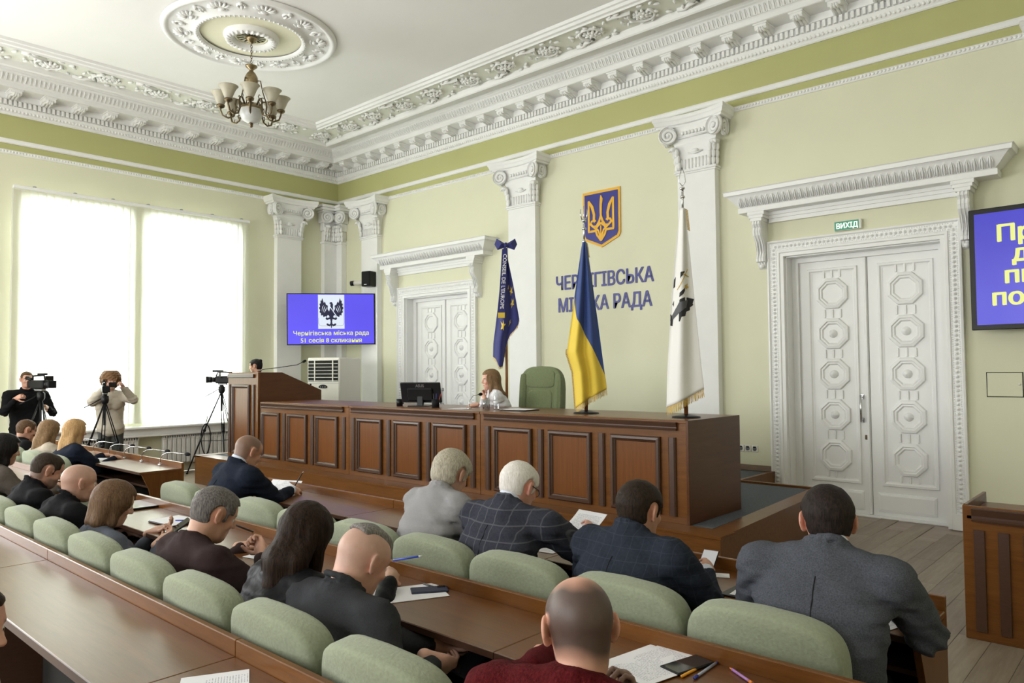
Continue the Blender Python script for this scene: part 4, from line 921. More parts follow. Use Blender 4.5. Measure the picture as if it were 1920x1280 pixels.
f=MB(); f.tube([(0,0,2.09),(-.028,0,2.13),(-.022,0,2.19),(0,0,2.26)],.004,5); f.tube([(0,0,2.09),(.028,0,2.13),(.022,0,2.19),(0,0,2.26)],.004,5); f.build('finial', M['metal'], r)
def inside(P,u,v):
    r=False; n=len(P)
    for i in range(n):
        (x0,y0),(x1,y1)=P[i],P[(i+1)%n]
        if (y0>v)!=(y1>v) and u<(x1-x0)*(v-y0)/(y1-y0)+x0: r=not r
    return r
def on_cloth(name,polys,S,m,parent,off=-.006):
    """flat figures printed on the cloth: small cells that follow its folds"""
    b=MB(); du,dv=.008,.0018
    for P in polys:
        us=[p[0] for p in P]; vs_=[p[1] for p in P]; cache={}
        def vert(i,j):
            if (i,j) not in cache: cache[i,j]=len(b.v); b.v.append(tuple(S(min(us)+i*du,min(vs_)+j*dv)+Vector((0,off,0))))
            return cache[i,j]
        for i in range(int((max(us)-min(us))/du)+1):
            for j in range(int((max(vs_)-min(vs_))/dv)+1):
                if inside(P,min(us)+(i+.5)*du,min(vs_)+(j+.5)*dv): b.f.append([vert(i,j),vert(i+1,j),vert(i+1,j+1),vert(i,j+1)]); b.m.append(0); b.sm.append(True)
    return b.build(name,m,parent)
EK=mat('eagle_black',(.02,.02,.022),.8); EG=mat('eagle_grey',(.10,.10,.11),.8); EY=mat('eagle_gold',(.55,.36,.05),.6)
wing=[(.0,.53),(.10,.55),(.18,.50),(.35,.475),(.60,.475),(.80,.49),(.98,.505),(.90,.525),(.92,.535),(.78,.54),(.76,.555),(.60,.555),(.56,.575),(.40,.57),(.34,.59),(.20,.58),(.12,.60),(.02,.59)]
on_cloth('eagle_wing',[wing],S,EK,cl); on_cloth('wing_shade',[[(.05,.545),(.30,.49),(.70,.495),(.62,.53),(.30,.545),(.1,.565)]],S,EG,cl,-.011)
on_cloth('eagle_neck',[[(.06,.485),(.20,.45),(.42,.435),(.58,.425),(.62,.435),(.50,.455),(.30,.465),(.12,.50)]],S,EK,cl); on_cloth('eagle_crown',[[(.56,.425),(.60,.41),(.66,.415),(.74,.405),(.70,.42),(.78,.43),(.64,.437)]],S,EY,cl,-.011)
on_cloth('upper_wing',[[(.06,.36),(.16,.345),(.35,.335),(.62,.338),(.48,.355),(.40,.36),(.30,.375),(.25,.39),(.14,.40),(.06,.405)]],S,EK,cl)
on_cloth('staff',[[(.20,.42),(.24,.42),(.78,.335),(.74,.332)],[(.46,.35),(.50,.347),(.82,.372),(.78,.376)]],S,EY,cl,-.012)
CE=(.020,.024,.165)
euL=[(0,-.03),(.2,-.06),(.5,-.11),(.8,-.17),(1,-.18)]; euR=[(0,.02),(.1,.025),(.3,.09),(.64,.18),(.75,.13),(1,.12)]
zb=PZ
def eu_bot(u): return interp(u,[(0,1.93),(.12,1.90),(.28,1.79),(.42,1.80),(.55,2.06),(.7,2.22),(.85,2.28),(1,2.42)])-zb
r,S,cl=flag('european_flag',(6.70,-2.0,zb),.78,'dark blue flag with gold stars hanging behind the bench',3.36-zb,1.79-zb,3.42-zb,euL,euR,eu_bot,cloth_mat('flag_dark_blue',CE),1.6,amp=.05)
fringe(r,S,0,1,1,h=.03)
def star(u,v,ru,rv): return [(u+(ru if k%2==0 else ru*.4)*math.sin(k*PI/5),v-(rv if k%2==0 else rv*.4)*math.cos(k*PI/5)) for k in range(10)]
SG=mat('star_gold',(.70,.50,.05),.6)
for u,v,a in ((.30,.66,.12),(.80,.52,.13),(.78,.66,.13),(.62,.43,.07),(.58,.78,.06)): 
    o=on_cloth('star',[[star(u,v,a,a*.42)[k] for k in range(10)]],S,SG,cl,-.012)
rb=MB(); 
P=[(-.015,-.095,3.335-zb),(-.04,-.10,2.9-zb),(-.065,-.105,2.48-zb)]
ribw=[.035,.04,.045]
rb.add([(p[0]-w_,p[1],p[2]) for p,w_ in zip(P,ribw)]+[(p[0]+w_,p[1],p[2]) for p,w_ in zip(P,ribw)],[(0,1,4,3),(1,2,5,4)]); ro_=rb.build('ribbon', cloth_mat('ribbon_blue',CE), r)
MB().add([(-.11,-.108,2.50-zb),(-.02,-.108,2.50-zb),(-.022,-.109,2.43-zb),(-.112,-.109,2.43-zb)],[(0,3,2,1)]).build('ribbon_fringe', SG, r)
b=MB()
for vs,fs in letters("CONSEIL DE L'EUROPE",.085,extrude=.0006,bold=.001,align='LEFT'):
    b.add([(-.035+v[1]*.8-v[0]*.055,-.103-v[0]*.012-v[2],3.27-zb-v[0]*.84) for v in vs],fs)
tag(b.build('ribbon_text', M['paper'], ro_),kind='stuff')
bw=MB()
for s in (-1,1): bw.add([(0,-.09,3.40-zb),(s*.12,-.11,3.47-zb),(s*.15,-.07,3.40-zb),(s*.11,-.11,3.32-zb),(0,-.09,3.36-zb),(s*.06,-.14,3.40-zb)],[(0,5,1),(1,5,2),(2,5,3),(3,5,4),(4,5,0)])
bw.ell((0,-.11,3.385-zb),(.03,.03,.035),8,6); bw.build('bow', cl.data.materials[0], r)
# ================================================================ people: one continuous skin grown from a distance field, clothes and hair as children
def smin(a,b,k):
    h=np.clip(.5+.5*(b-a)/k,0,1); return b+(a-b)*h-k*h*(1-h)
class Field:
    def __init__(s,xs,ys,zs):
        s.xs,s.ys,s.zs=[np.asarray(a,np.float32) for a in (xs,ys,zs)]; s.F=np.full((len(xs),len(ys),len(zs)),.3,np.float32)
    def sub(s,lo,hi,m):
        sl=tuple(slice(max(0,int(np.searchsorted(a,l-m))-1),int(np.searchsorted(a,h+m))+1) for a,l,h in zip((s.xs,s.ys,s.zs),lo,hi))
        return sl, s.xs[sl[0]][:,None,None], s.ys[sl[1]][None,:,None], s.zs[sl[2]][None,None,:]
    def add(s,prim,k=.02,cut=False,m=.07):
        lo,hi,fn=prim; sl,X,Y,Z=s.sub(lo,hi,m)
        if 0 in s.F[sl].shape: return
        d=fn(X,Y,Z)
        if cut: s.F[sl]=-smin(-s.F[sl],d,k)
        else: s.F[sl]=smin(s.F[sl],d,k)
def V3(p): return np.asarray(p,np.float64)
def cone(a,b,ra,rb):
    a,b=V3(a),V3(b); ba=b-a; L2=max(float(ba@ba),1e-9); r=max(ra,rb)
    def fn(X,Y,Z):
        px,py,pz=X-a[0],Y-a[1],Z-a[2]; t=np.clip((px*ba[0]+py*ba[1]+pz*ba[2])/L2,0,1)
        return np.sqrt((px-t*ba[0])**2+(py-t*ba[1])**2+(pz-t*ba[2])**2)-(ra+(rb-ra)*t)
    return np.minimum(a,b)-r,np.maximum(a,b)+r,fn
def elli(c,r,R=None):
    c=V3(c); r=V3(r); R=np.eye(3) if R is None else np.asarray(R); m=np.abs(R)@r
    def fn(X,Y,Z):
        px,py,pz=X-c[0],Y-c[1],Z-c[2]
        q=[R[0,i]*px+R[1,i]*py+R[2,i]*pz for i in range(3)]
        k0=np.sqrt(sum((q[i]/r[i])**2 for i in range(3)))+1e-6; k1=np.sqrt(sum((q[i]/r[i]**2)**2 for i in range(3)))+1e-6
        return k0*(k0-1)/k1
    return c-m,c+m,fn
def torso(P0,P1,lat,prof,bulge):
    """body tube from P0 to P1; prof rows (t, half width, half depth); bulge rounds the back"""
    P0,P1,lat=V3(P0),V3(P1),V3(lat); u=P1-P0; L=np.linalg.norm(u); u/=L; lat=lat-u*(lat@u); lat/=np.linalg.norm(lat); n=np.cross(lat,u)  # n points back
    ts=[p[0] for p in prof]; A=[p[1] for p in prof]; B=[p[2] for p in prof]; r=max(A)+abs(bulge)
    if n[1]>0: n=-n
    def fn(X,Y,Z):
        px,py,pz=X-P0[0],Y-P0[1],Z-P0[2]; t=(px*u[0]+py*u[1]+pz*u[2])/L; tc=np.clip(t,0,1)
        off=bulge*4*tc*(1-tc)
        x=px*lat[0]+py*lat[1]+pz*lat[2]; y=px*n[0]+py*n[1]+pz*n[2]-off
        a=np.interp(tc,ts,A).astype(np.float32); b=np.interp(tc,ts,B).astype(np.float32); dz=(t-tc)*L
        q=(np.abs(x)/a)**2.4+(np.abs(y)/b)**2.4; rad=q**(1/2.4)
        d=(rad-1)*np.minimum(a,b); e=np.abs(dz)
        return np.where(e>0,np.sqrt(np.maximum(d,0)**2+e**2)+np.minimum(d,0)*(e<=0)-.0,d)
    return np.minimum(P0,P1)-r,np.maximum(P0,P1)+r,fn
def surfnet(fd):
    F=fd.F; xs,ys,zs=fd.xs,fd.ys,fd.zs; S=F<0; nx,ny,nz=F.shape
    c=[S[i:nx-1+i,j:ny-1+j,k:nz-1+k] for i in (0,1) for j in (0,1) for k in (0,1)]
    al=c[0]&c[1]&c[2]&c[3]&c[4]&c[5]&c[6]&c[7]; an=c[0]|c[1]|c[2]|c[3]|c[4]|c[5]|c[6]|c[7]
    I,J,K=np.nonzero(an&~al); n=len(I); idx=np.full((nx-1,ny-1,nz-1),-1,np.int32); idx[I,J,K]=np.arange(n)
    co=[(i,j,k) for i in (0,1) for j in (0,1) for k in (0,1)]; val=np.stack([F[I+i,J+j,K+k] for i,j,k in co],1)
    acc=np.zeros((n,3)); cnt=np.zeros(n)
    for a in range(8):
        for b in range(a+1,8):
            if sum(abs(p-q) for p,q in zip(co[a],co[b]))!=1: continue
            va,vb=val[:,a],val[:,b]; m=(va<0)!=(vb<0); t=np.where(m,va/np.where(m,va-vb,1),0)
            for ax in range(3): acc[:,ax]+=np.where(m,co[a][ax]+(co[b][ax]-co[a][ax])*t,0)
            cnt+=m
    acc/=cnt[:,None]; v=np.empty((n,3))
    for ax,(arr,ii) in enumerate(((xs,I),(ys,J),(zs,K))): v[:,ax]=arr[ii]+(arr[ii+1]-arr[ii])*acc[:,ax]
    fs=[]
    for ax in range(3):
        o=[0,0,0]; o[ax]=1; n0=[nx,ny,nz]; sl=[slice(1,m-1) for m in n0]; sl[ax]=slice(0,n0[ax]-1); s2=list(sl); s2[ax]=slice(1,n0[ax])
        A,B=S[tuple(sl)],S[tuple(s2)]; p,q,r=np.nonzero(A!=B); st=[1,1,1]; st[ax]=0; p,q,r=p+st[0],q+st[1],r+st[2]; fl=S[p,q,r]
        b,c_=[(1,2),(2,0),(0,1)][ax]; base=np.stack([p,q,r],1)
        def g(db,dc): w=base.copy(); w[:,b]-=db; w[:,c_]-=dc; return idx[w[:,0],w[:,1],w[:,2]]
        qd=np.stack([g(1,1),g(0,1),g(0,0),g(1,0)],1); qd[~fl]=qd[~fl][:,::-1]; fs.append(qd[(qd>=0).all(1)])
    return v,np.concatenate(fs)
def np_mesh(name,v,f,m,smooth=True):
    me=bpy.data.meshes.new(name); me.vertices.add(len(v)); me.vertices.foreach_set('co',np.ascontiguousarray(v,np.float32).ravel()); k=f.shape[1]
    me.loops.add(f.size); me.loops.foreach_set('vertex_index',np.ascontiguousarray(f,np.int32).ravel()); me.polygons.add(len(f))
    me.polygons.foreach_set('loop_start',np.arange(0,f.size,k,dtype=np.int32)); 
    me.polygons.foreach_set('use_smooth',np.ones(len(f),bool)); me.update(calc_edges=True); me.validate(); me.materials.append(m); return me
def lines(lo,hi,step,fine=(),fs=.005):
    """grid lines from lo to hi: step, refined to fs inside the fine intervals"""
    out=[lo]; x=lo
    while x<hi:
        f=any(a-1e-9<=x<b for a,b in fine); nxt=x+(fs if f else step)
        if not f:
            for a,b in fine:
                if x<a<nxt: nxt=max(a,x+fs)
        x=nxt; out.append(x)
    return out
_W=[(rng.normal(size=3),rng.uniform(0,6.28)) for _ in range(14)]
def wob(X,Y,Z,f,n=6,s=(1,1,1),o=0):
    r=0
    for i in range(n):
        d,p=_W[(i+o)%14]; r=r+np.sin(f*(d[0]*X*s[0]+d[1]*Y*s[1]+d[2]*Z*s[2])+p)
    return r/n
# ---- head in its own frame: x to the wearer's right, y forward, z up, origin between the ears
def head_prims(T,sc=1.0,male=True,chin=1.0):
    """T maps head coords to body coords: (R,c)"""
    R,c=T; P=lambda *p:R@(V3(p)*sc)+c; E=lambda p,r:elli(P(*p),V3(r)*sc,R)
    jw=1.0 if male else .9
    add=[(E((0,-.018,.030),(.078,.096,.088)),.02),(E((0,.030,.035),(.066,.060,.066)),.03),(E((0,.030,-.045),(.057*jw,.058,.068)),.03),
         (E((0,.052,-.086*chin),(.036*jw,.034,.030)),.03),(E((0,-.022,-.028),(.062,.073,.056)),.02),
         (cone(P(0,.084,.022),P(0,.106,-.020),.009*sc,.0125*sc),.012),(E((-.011,.093,-.024),(.009,.010,.008)),.008),(E((.011,.093,-.024),(.009,.010,.008)),.008),
         (E((0,.078,.028),(.046,.014,.010)),.012),(E((-.036,.066,-.022),(.022,.018,.018)),.02),(E((.036,.066,-.022),(.022,.018,.018)),.02),
         (E((0,.083,-.052),(.023,.011,.007)),.008),(E((0,.081,-.064),(.020,.011,.007)),.007),
         (cone(P(0,-.026,-.035),P(0,-.028,-.062),.052*sc*jw,.049*sc*jw),.03)]
    cut=[(E((-.031,.089,.004),(.017,.012,.011)),.008),(E((.031,.089,.004),(.017,.012,.011)),.008),(E((0,.098,-.058),(.02,.006,.0016)),.003)]
    ears=[]
    for s in (-1,1):
        Re=R@np.asarray(Euler((0,0,s*.42)).to_matrix()); 
        ears.append((elli(P(s*.084,-.014,.004),V3((.008,.020,.032))*sc,Re),.006)); ears.append((elli(P(s*.079,-.006,-.024),V3((.008,.012,.012))*sc,Re),.008))
        cut.append((elli(P(s*.092,-.008,.006),V3((.005,.010,.018))*sc,Re),.004))
    return add+ears,cut
def hand_prims(Wp,d,n,side,curl=.5,sc=1.0,thumb=.5,spread=.07,point=None):
    """hand at wrist Wp, fingers along d, palm facing n; side=+1 right hand. point: curl of the index"""
    d=V3(d)/np.linalg.norm(d); n=V3(n); n=n-d*(n@d); n/=np.linalg.norm(n); lat=np.cross(d,n)*side   # lat points to the little finger
    W0=V3(Wp); out=[]
    R=np.stack([lat,d,n],1)
    out.append((elli(W0+d*.045*sc,V3((.040,.052,.016))*sc,R),.012)); out.append((elli(W0+d*.03*sc-lat*.022*sc+n*.008*sc,V3((.018,.032,.015))*sc,R),.012))
    out.append((cone(W0-d*.05,W0+d*.02*sc,.026*sc,.026*sc),.02))
    for i,(o,L,r) in enumerate(((-.030,.072,.0088),(-.010,.080,.0090),(.010,.074,.0085),(.029,.058,.0076))):
        c=curl if (point is None or i>0) else point
        p=W0+d*(.086-.006*abs(i-1.2))*sc+lat*o*sc; a=.12; dd=d+lat*(o*spread*30)
        for k,(f,rr) in enumerate(((.46,1.0),(.31,.93),(.23,.85))):
            a+=c*(1.0 if k<2 else .7); v=dd*math.cos(a)+n*math.sin(a); v/=np.linalg.norm(v); q=p+v*L*f*sc
            out.append((cone(p,q,r*rr*sc,r*rr*.92*sc),.004)); p=q
    p=W0+d*.022*sc-lat*.030*sc+n*.004*sc; a=0
    for k,(L,r) in enumerate(((.042,.0115),(.034,.0098),(.026,.0088))):
        v=d*(.62+.22*k)-lat*(.75-.45*thumb*(k+.3))+n*(.28+.5*thumb*k*.6); v/=np.linalg.norm(v); q=p+v*L*sc; out.append((cone(p,q,r*sc,r*.92*sc),.006)); p=q
    return out
def two_bone(S,H,l1,l2,pole):
    S,H,pole=V3(S),V3(H),V3(pole); v=H-S; d=np.linalg.norm(v); dm=min(d,(l1+l2)*.985)
    if d>dm: H=S+v/d*dm; d=dm
    u=v/np.linalg.norm(v); a=(l1*l1-l2*l2+d*d)/(2*d); h=math.sqrt(max(l1*l1-a*a,0)); w=pole-u*(pole@u); w/=np.linalg.norm(w); return S+u*a+w*h,H
SKIN_V={}
skin_m=mat('skin',(.5,.3,.2),.5,var=.05,scale=40,attr='tint',bump=.05,bscale=300)
skin_m.node_tree.nodes['Principled BSDF'].inputs['Subsurface Weight'].default_value=.08; skin_m.node_tree.nodes['Principled BSDF'].inputs['Subsurface Radius'].default_value=(.012,.005,.003)
def hair_mat(name,c0,c1,stretch=(60,60,6),rough=.55):
    m,nt,p=new_mat(name); L=nt.links; tc=nd(nt,'ShaderNodeTexCoord'); mp=nd(nt,'ShaderNodeMapping'); mp.inputs['Scale'].default_value=stretch; L.new(tc.outputs['Object'],mp.inputs[0])
    n1=nd(nt,'ShaderNodeTexNoise',Scale=3.0,Detail=4.0,Roughness=.7); L.new(mp.outputs[0],n1.inputs[0]); cr=nd(nt,'ShaderNodeValToRGB'); cr.color_ramp.elements[0].position=.35; cr.color_ramp.elements[1].position=.65
    cr.color_ramp.elements[0].color=(*c0,1); cr.color_ramp.elements[1].color=(*c1,1); L.new(n1.outputs[0],cr.inputs[0]); L.new(cr.outputs[0],p.inputs['Base Color']); p.inputs['Roughness'].default_value=rough; p.inputs['Specular IOR Level'].default_value=.12
    b=nd(nt,'ShaderNodeBump',Strength=.55,Distance=.006); L.new(n1.outputs[0],b.inputs['Height']); L.new(b.outputs[0],p.inputs['Normal']); return m
def fabric(name,c,var=.12,scale=120,bump=.15,rough=.9,lines_=None,sheen=0):
    m=mat(name,c,rough,var=var,scale=scale,bump=bump,sheen=sheen,spec=.1)
    if lines_:
        nt=m.node_tree; L=nt.links; p=nt.nodes['Principled BSDF']; base=p.inputs['Base Color'].links[0].from_socket
        tc=nd(nt,'ShaderNodeTexCoord'); sp=nd(nt,'ShaderNodeSeparateXYZ'); L.new(tc.outputs['Object'],sp.inputs[0]); tot=None
        for ax,per,w in lines_[1]:
            src=sp.outputs[ax]; 
            d=nd(nt,'ShaderNodeMath',operation='DIVIDE'); L.new(src,d.inputs[0]); d.inputs[1].default_value=per
            fr=nd(nt,'ShaderNodeMath',operation='FRACT'); L.new(d.outputs[0],fr.inputs[0]); sb=nd(nt,'ShaderNodeMath',operation='SUBTRACT'); L.new(fr.outputs[0],sb.inputs[0]); sb.inputs[1].default_value=.5
            ab=nd(nt,'ShaderNodeMath',operation='ABSOLUTE'); L.new(sb.outputs[0],ab.inputs[0]); mr=nd(nt,'ShaderNodeMapRange'); mr.inputs[1].default_value=w*.5; mr.inputs[2].default_value=w; mr.inputs[3].default_value=1; mr.inputs[4].default_value=0; L.new(ab.outputs[0],mr.inputs[0])
            if tot is None: tot=mr.outputs[0]
            else: mx=nd(nt,'ShaderNodeMath',operation='MAXIMUM'); L.new(tot,mx.inputs[0]); L.new(mr.outputs[0],mx.inputs[1]); tot=mx.outputs[0]
        ml=nd(nt,'ShaderNodeMath',operation='MULTIPLY'); ml.inputs[1].default_value=lines_[2]; L.new(tot,ml.inputs[0])
        L.new(mix_rgb(nt,ml.outputs[0],base,lines_[0]),p.inputs['Base Color'])
    return m
eye_w=mat('eye_white',(.7,.68,.65),.25,var=.02); eye_d=mat('eye_iris',(.03,.025,.02),.2,var=.05); trouser_m={}
shoe_m=mat('shoe_leather',(.015,.013,.012),.35); 
def person(name,label,loc,rz,head,neck,yaw=0,pitch=0,roll=0,male=True,skin=(.50,.285,.19),hair='short',hairc=None,top=None,offs=.0,sw=.19,girth=1.0,
           hip=(0,-.02,.50),hands=None,stand=False,trouser=(.03,.03,.035),res=.0055,collar='lapel',shirt=None,paint=None,hsc=1.0,bulge=.045,eyes=True,beard=None,knees=None,sleeve=True,noseat=False,extra=None):
    """head, neck, hip, hands: points in the person's own frame (x right, y forward, z up from the floor)"""
    head,neck,hip=V3(head),V3(neck),V3(hip)
    Rh=np.asarray(Euler((math.radians(pitch),math.radians(roll),math.radians(yaw)),'XYZ').to_matrix()); Rh=np.asarray((Matrix.Rotation(math.radians(yaw),3,'Z')@Matrix.Rotation(math.radians(pitch),3,'X')@Matrix.Rotation(math.radians(roll),3,'Y')))
    T=(Rh,head); lat=V3((1,0,0)); up=(neck-hip)/np.linalg.norm(neck-hip)
    g=girth
    prof=[(0,.165*g,.125*g),(.25,.155*g,.122*g),(.5,.172*g,.122*g),(.72,.182*g,.118),(.86,.155*g,.095),(.95,.095,.07),(1,.07,.06)]
    sh={s:neck+lat*s*sw-up*.052+V3((0,.012,0)) for s in (-1,1)}
    l1,l2=.305,.27; arms={}
    for s in (-1,1):
        h=hands.get(s) if hands else None
        if h is None: h=dict(p=sh[s]+V3((s*.03,.16,-.42)),d=(0,1,-.3),n=(-s,0,0),curl=.5)
        h=dict(h); sh[s]=sh[s]+V3(h.get('sho',(0,0,0))); pole=V3(h.get('pole',(s*.55,-.25,-1))); el,w=two_bone(sh[s],V3(h['p']),l1,l2,pole); h['p']=w; arms[s]=(el,w,h)
    if stand: kn={s:hip+V3((s*.09,.02,-.42)) for s in (-1,1)}; an={s:V3((hip[0]+s*.11,hip[1]-.01,.085)) for s in (-1,1)}
    else:
        kn={s:V3((hip[0]+s*.10,hip[1]+.40,hip[2]+.005)) for s in (-1,1)}; an={s:V3((hip[0]+s*.11,hip[1]+.36,.085)) for s in (-1,1)}
    def body_prims(F,o,arm=True,legs=True,body=True,short=0.0):
        if body:
            F.add(torso(hip,neck,lat,[(t,a+o,b+o) for t,a,b in prof],bulge),.03,m=.05); F.add(elli(hip+V3((0,0,-.03)),V3((.165*g+o,.13*g+o,.10+o))),.04)
            for s in (-1,1): F.add(cone(sh[s]-V3((s*.02,0,0)),neck-up*.01+V3((s*.04,-.01,0)),.064+o,.050+o),.05)
            if not male:
                for s in (-1,1): F.add(elli(hip+(neck-hip)*.68+V3((s*.07,.10,0)),V3((.065+o,.055+o,.062+o))),.03)
        if arm:
            for s in (-1,1):
                el,w,h=arms[s]; F.add(cone(sh[s],el,.062*g**.5+o,.045+o),.035); w2=w-(w-el)/np.linalg.norm(w-el)*short; F.add(cone(el,w2,.044+o,.030+o*1.05),.025)
        if legs:
            for s in (-1,1):
                hp=hip+V3((s*.085,0,-.02 if stand else 0)); F.add(cone(hp,kn[s],.088*g**.5+o,.06+o),.03); F.add(cone(kn[s],an[s],.056+o,.040+o),.03)
    allp=[hip,neck,head]+[sh[s] for s in (-1,1)]+[a for s in (-1,1) for a in arms[s][:2]]+list(kn.values())+list(an.values())
    lo=np.min(allp,0)-.24; hi=np.max(allp,0)+.24; lo[2]=max(lo[2],-.02); hi[2]=head[2]+.20
    hr=.125*hsc; fx=[(head[0]-hr*.85,head[0]+hr*.85)]; fy=[(head[1]-hr,head[1]+hr)]; fz=[(head[2]-.125*hsc,head[2]+hr)]
    hb={}
    for s in (-1,1):
        el,w,h=arms[s]
        if h.get('hide'): continue
        c=w+V3(h['d'])/np.linalg.norm(h['d'])*.085; hb[s]=c
        fx.append((c[0]-.095,c[0]+.095)); fy.append((c[1]-.095,c[1]+.095)); fz.append((c[2]-.085,c[2]+.085))
    cs=.024; F=Field(lines(lo[0],hi[0],cs,fx,res),lines(lo[1],hi[1],cs,fy,res),lines(lo[2],hi[2],cs,fz,res))
    body_prims(F,-.014); add,cut=head_prims(T,hsc,male)
    nb=neck-up*.04; hn=Rh@(V3((0,-.034,-.07))*hsc)+head; nr=(.053 if male else .045)*hsc
    F.add(cone(nb,hn,nr*1.08,nr),.03)
    for p,k in add: F.add(p,k)
    for p,k in cut: F.add(p,k,cut=True)
    for s in (-1,1):
        el,w,h=arms[s]
        if h.get('hide'): continue
        for p,k in hand_prims(w,h['d'],h['n'],s,h.get('curl',.5),h.get('sc',1.0 if male else .92),h.get('thumb',.5),h.get('spread',.07),h.get('point')): F.add(p,k,m=.03)
    v,f=surfnet(F)
    # tint: skin, lips, brows, stubble and shaved hair live in a colour attribute
    q=((v-head)@Rh)/hsc; col=np.tile(np.array([*skin,1.0]),(len(v),1)); col[:,:3]*=(1+.06*wob(v[:,0],v[:,1],v[:,2],60)[:,None])
    near=np.abs(q).max(1)<.16
    def blend(mask,c,a=1.0):
        w_=(np.clip(mask,0,1)*a*near)[:,None]; col[:,:3]=col[:,:3]*(1-w_)+np.array(c)*w_
    ss=lambda x,a,b: np.clip((x-a)/(b-a),0,1)
    blend(ss(.024-np.abs(q[:,0]),0,.006)*ss(.0095-np.abs(q[:,2]+.058),0,.005)*ss(q[:,1],.07,.08),(skin[0]*.85,skin[1]*.5,skin[2]*.5),.7)
    blend(ss(.02-np.abs(np.abs(q[:,0])-.034),0,.006)*ss(.006-np.abs(q[:,2]-.027+.12*(np.abs(q[:,0])-.034)**1),0,.004)*ss(q[:,1],.055,.065),hairc[0] if hairc else (.05,.03,.02),.75)
    blend(ss(.03-np.abs(np.abs(q[:,0])-.08),0,.01)*ss(.04-np.abs(q[:,2]),0,.01),(skin[0]*1.02,skin[1]*.80,skin[2]*.76),.35)   # ears and cheeks redder
    if paint: paint(q,blend,ss)
    me=np_mesh('person',v,f,skin_m); ca=me.color_attributes.new('tint','FLOAT_COLOR','POINT'); ca.data.foreach_set('color',col.astype(np.float32).ravel())
    r=obj(name,me,None,loc,(0,0,rz)); tag(r,label,'person')
    # clothes
    st=.0105 if res<.006 else .013
    if top is not None:
        tm,off=top; lo2=np.min([hip,neck]+[sh[s] for s in (-1,1)]+[a for s in (-1,1) for a in arms[s][:2]],0)-.24; hi2=np.max([hip,neck]+[sh[s] for s in (-1,1)]+[a for s in (-1,1) for a in arms[s][:2]],0)+.24; lo2[2]=max(lo2[2],hip[2]-.12)
        J=Field(np.arange(lo2[0],hi2[0],st),np.arange(lo2[1],hi2[1],st),np.arange(lo2[2],min(hi2[2],neck[2]+.12),st)); body_prims(J,off,legs=False,short=.042)
        nd_=(hn-nb); nd_/=np.linalg.norm(nd_); R_=nr+.014; J.add(cone(nb-up*.04,nb+nd_*.045,nr*1.08+.014,nr*1.08+.011),.03)
        if collar in ('lapel','stand','crew','hood'):
            hgt={'lapel':.030,'stand':.040,'crew':.012,'hood':.03}[collar]; th={'lapel':.013,'stand':.011,'crew':.009,'hood':.03}[collar]
            c0=nb+nd_*.055; side=np.cross(nd_,V3((1,0,0))); side/=np.linalg.norm(side); side=side if side[1]<0 else -side
            for k in range(14):
                a0,a1=k*2*PI/14,(k+1)*2*PI/14
                pt=lambda a,z:c0+(V3((1,0,0))*math.cos(a)*(R_+.004)+side*math.sin(a)*(R_+.010))+nd_*(z+.010*math.sin(a)-.02*max(0,-math.sin(a)))
                for z in ((-.045,-.02,0,hgt) if hgt>.02 else (-.03,-.01,hgt)): J.add(cone(pt(a0,z),pt(a1,z),th,th),.012,m=.03)
        J.add(cone(nb+nd_*(.105+R_),nb+nd_*.40,R_-.014,R_-.006),.006,cut=True)
        X,Y,Z=J.xs[:,None,None],J.ys[None,:,None],J.zs[None,None,:]
        J.F+=(.0080*wob(X,Y,Z,24,5,(1,1,.8))+.0055*wob(X,Y,Z,55,5,(.6,1,1.3),5)+.0022*wob(X,Y,Z,120,5,(.6,1,1.3),2)).astype(np.float32)
        for s in (-1,1):   # folds bunch at the elbow and armpit
            el=arms[s][0]; dd=np.sqrt((X-el[0])**2+(Y-el[1])**2+(Z-el[2])**2); J.F+=(.0095*np.exp(-(dd/.11)**2)*np.sin(110*((X-el[0])*.4+(Z-el[2])+.5*(Y-el[1])))).astype(np.float32)
            sp_=sh[s]-up*.08; dd=np.sqrt((X-sp_[0])**2+(Y-sp_[1])**2+(Z-sp_[2])**2); J.F+=(.007*np.exp(-(dd/.10)**2)*np.sin(85*((X-sp_[0])*s*.8+(Z-sp_[2])))).astype(np.float32)
        jv,jf=surfnet(J); obj('jacket' if collar=='lapel' else 'sweater',np_mesh('top',jv,jf,tm),r)
        if collar=='lapel' and male:   # centre back seam
            ix=int(np.argmin(abs(J.xs-hip[0]))); P_=[]
            for kz in range(0,len(J.zs),2):
                z=J.zs[kz]
                if z<hip[2]+.06 or z>neck[2]-.03: continue
                colm=J.F[ix,:,kz]; q=np.nonzero(colm<0)[0]
                if len(q) and q[0]>0: j=q[0]; t=colm[j-1]/(colm[j-1]-colm[j]); P_.append((float(J.xs[ix]),float(J.ys[j-1]+(J.ys[j]-J.ys[j-1])*t),float(z)))
            if len(P_)>4: MB().tube(P_,.0022,5).build('back_seam',M['blackm'],r)
        if shirt:
            b=MB(); c0=nb+nd_*.05; side=np.cross(nd_,V3((1,0,0))); side/=np.linalg.norm(side); side=side if side[1]<0 else -side; n=24; b.smooth=True
            rows=[]
            for z,rr in ((.0,R_-.006),(.060,R_-.006),(.064,R_-.009),(.02,R_-.014)):
                rows+=[c0+V3((1,0,0))*math.cos(a)*rr+side*math.sin(a)*(rr+.006)+nd_*(z+.012*math.sin(a)-.03*max(0,-math.sin(a))) for a in np.linspace(0,2*PI,n,endpoint=False)]
            b.add(rows,[(i*n+k,i*n+(k+1)%n,(i+1)*n+(k+1)%n,(i+1)*n+k) for i in range(3) for k in range(n)]); b.build('shirt_collar',shirt,r)
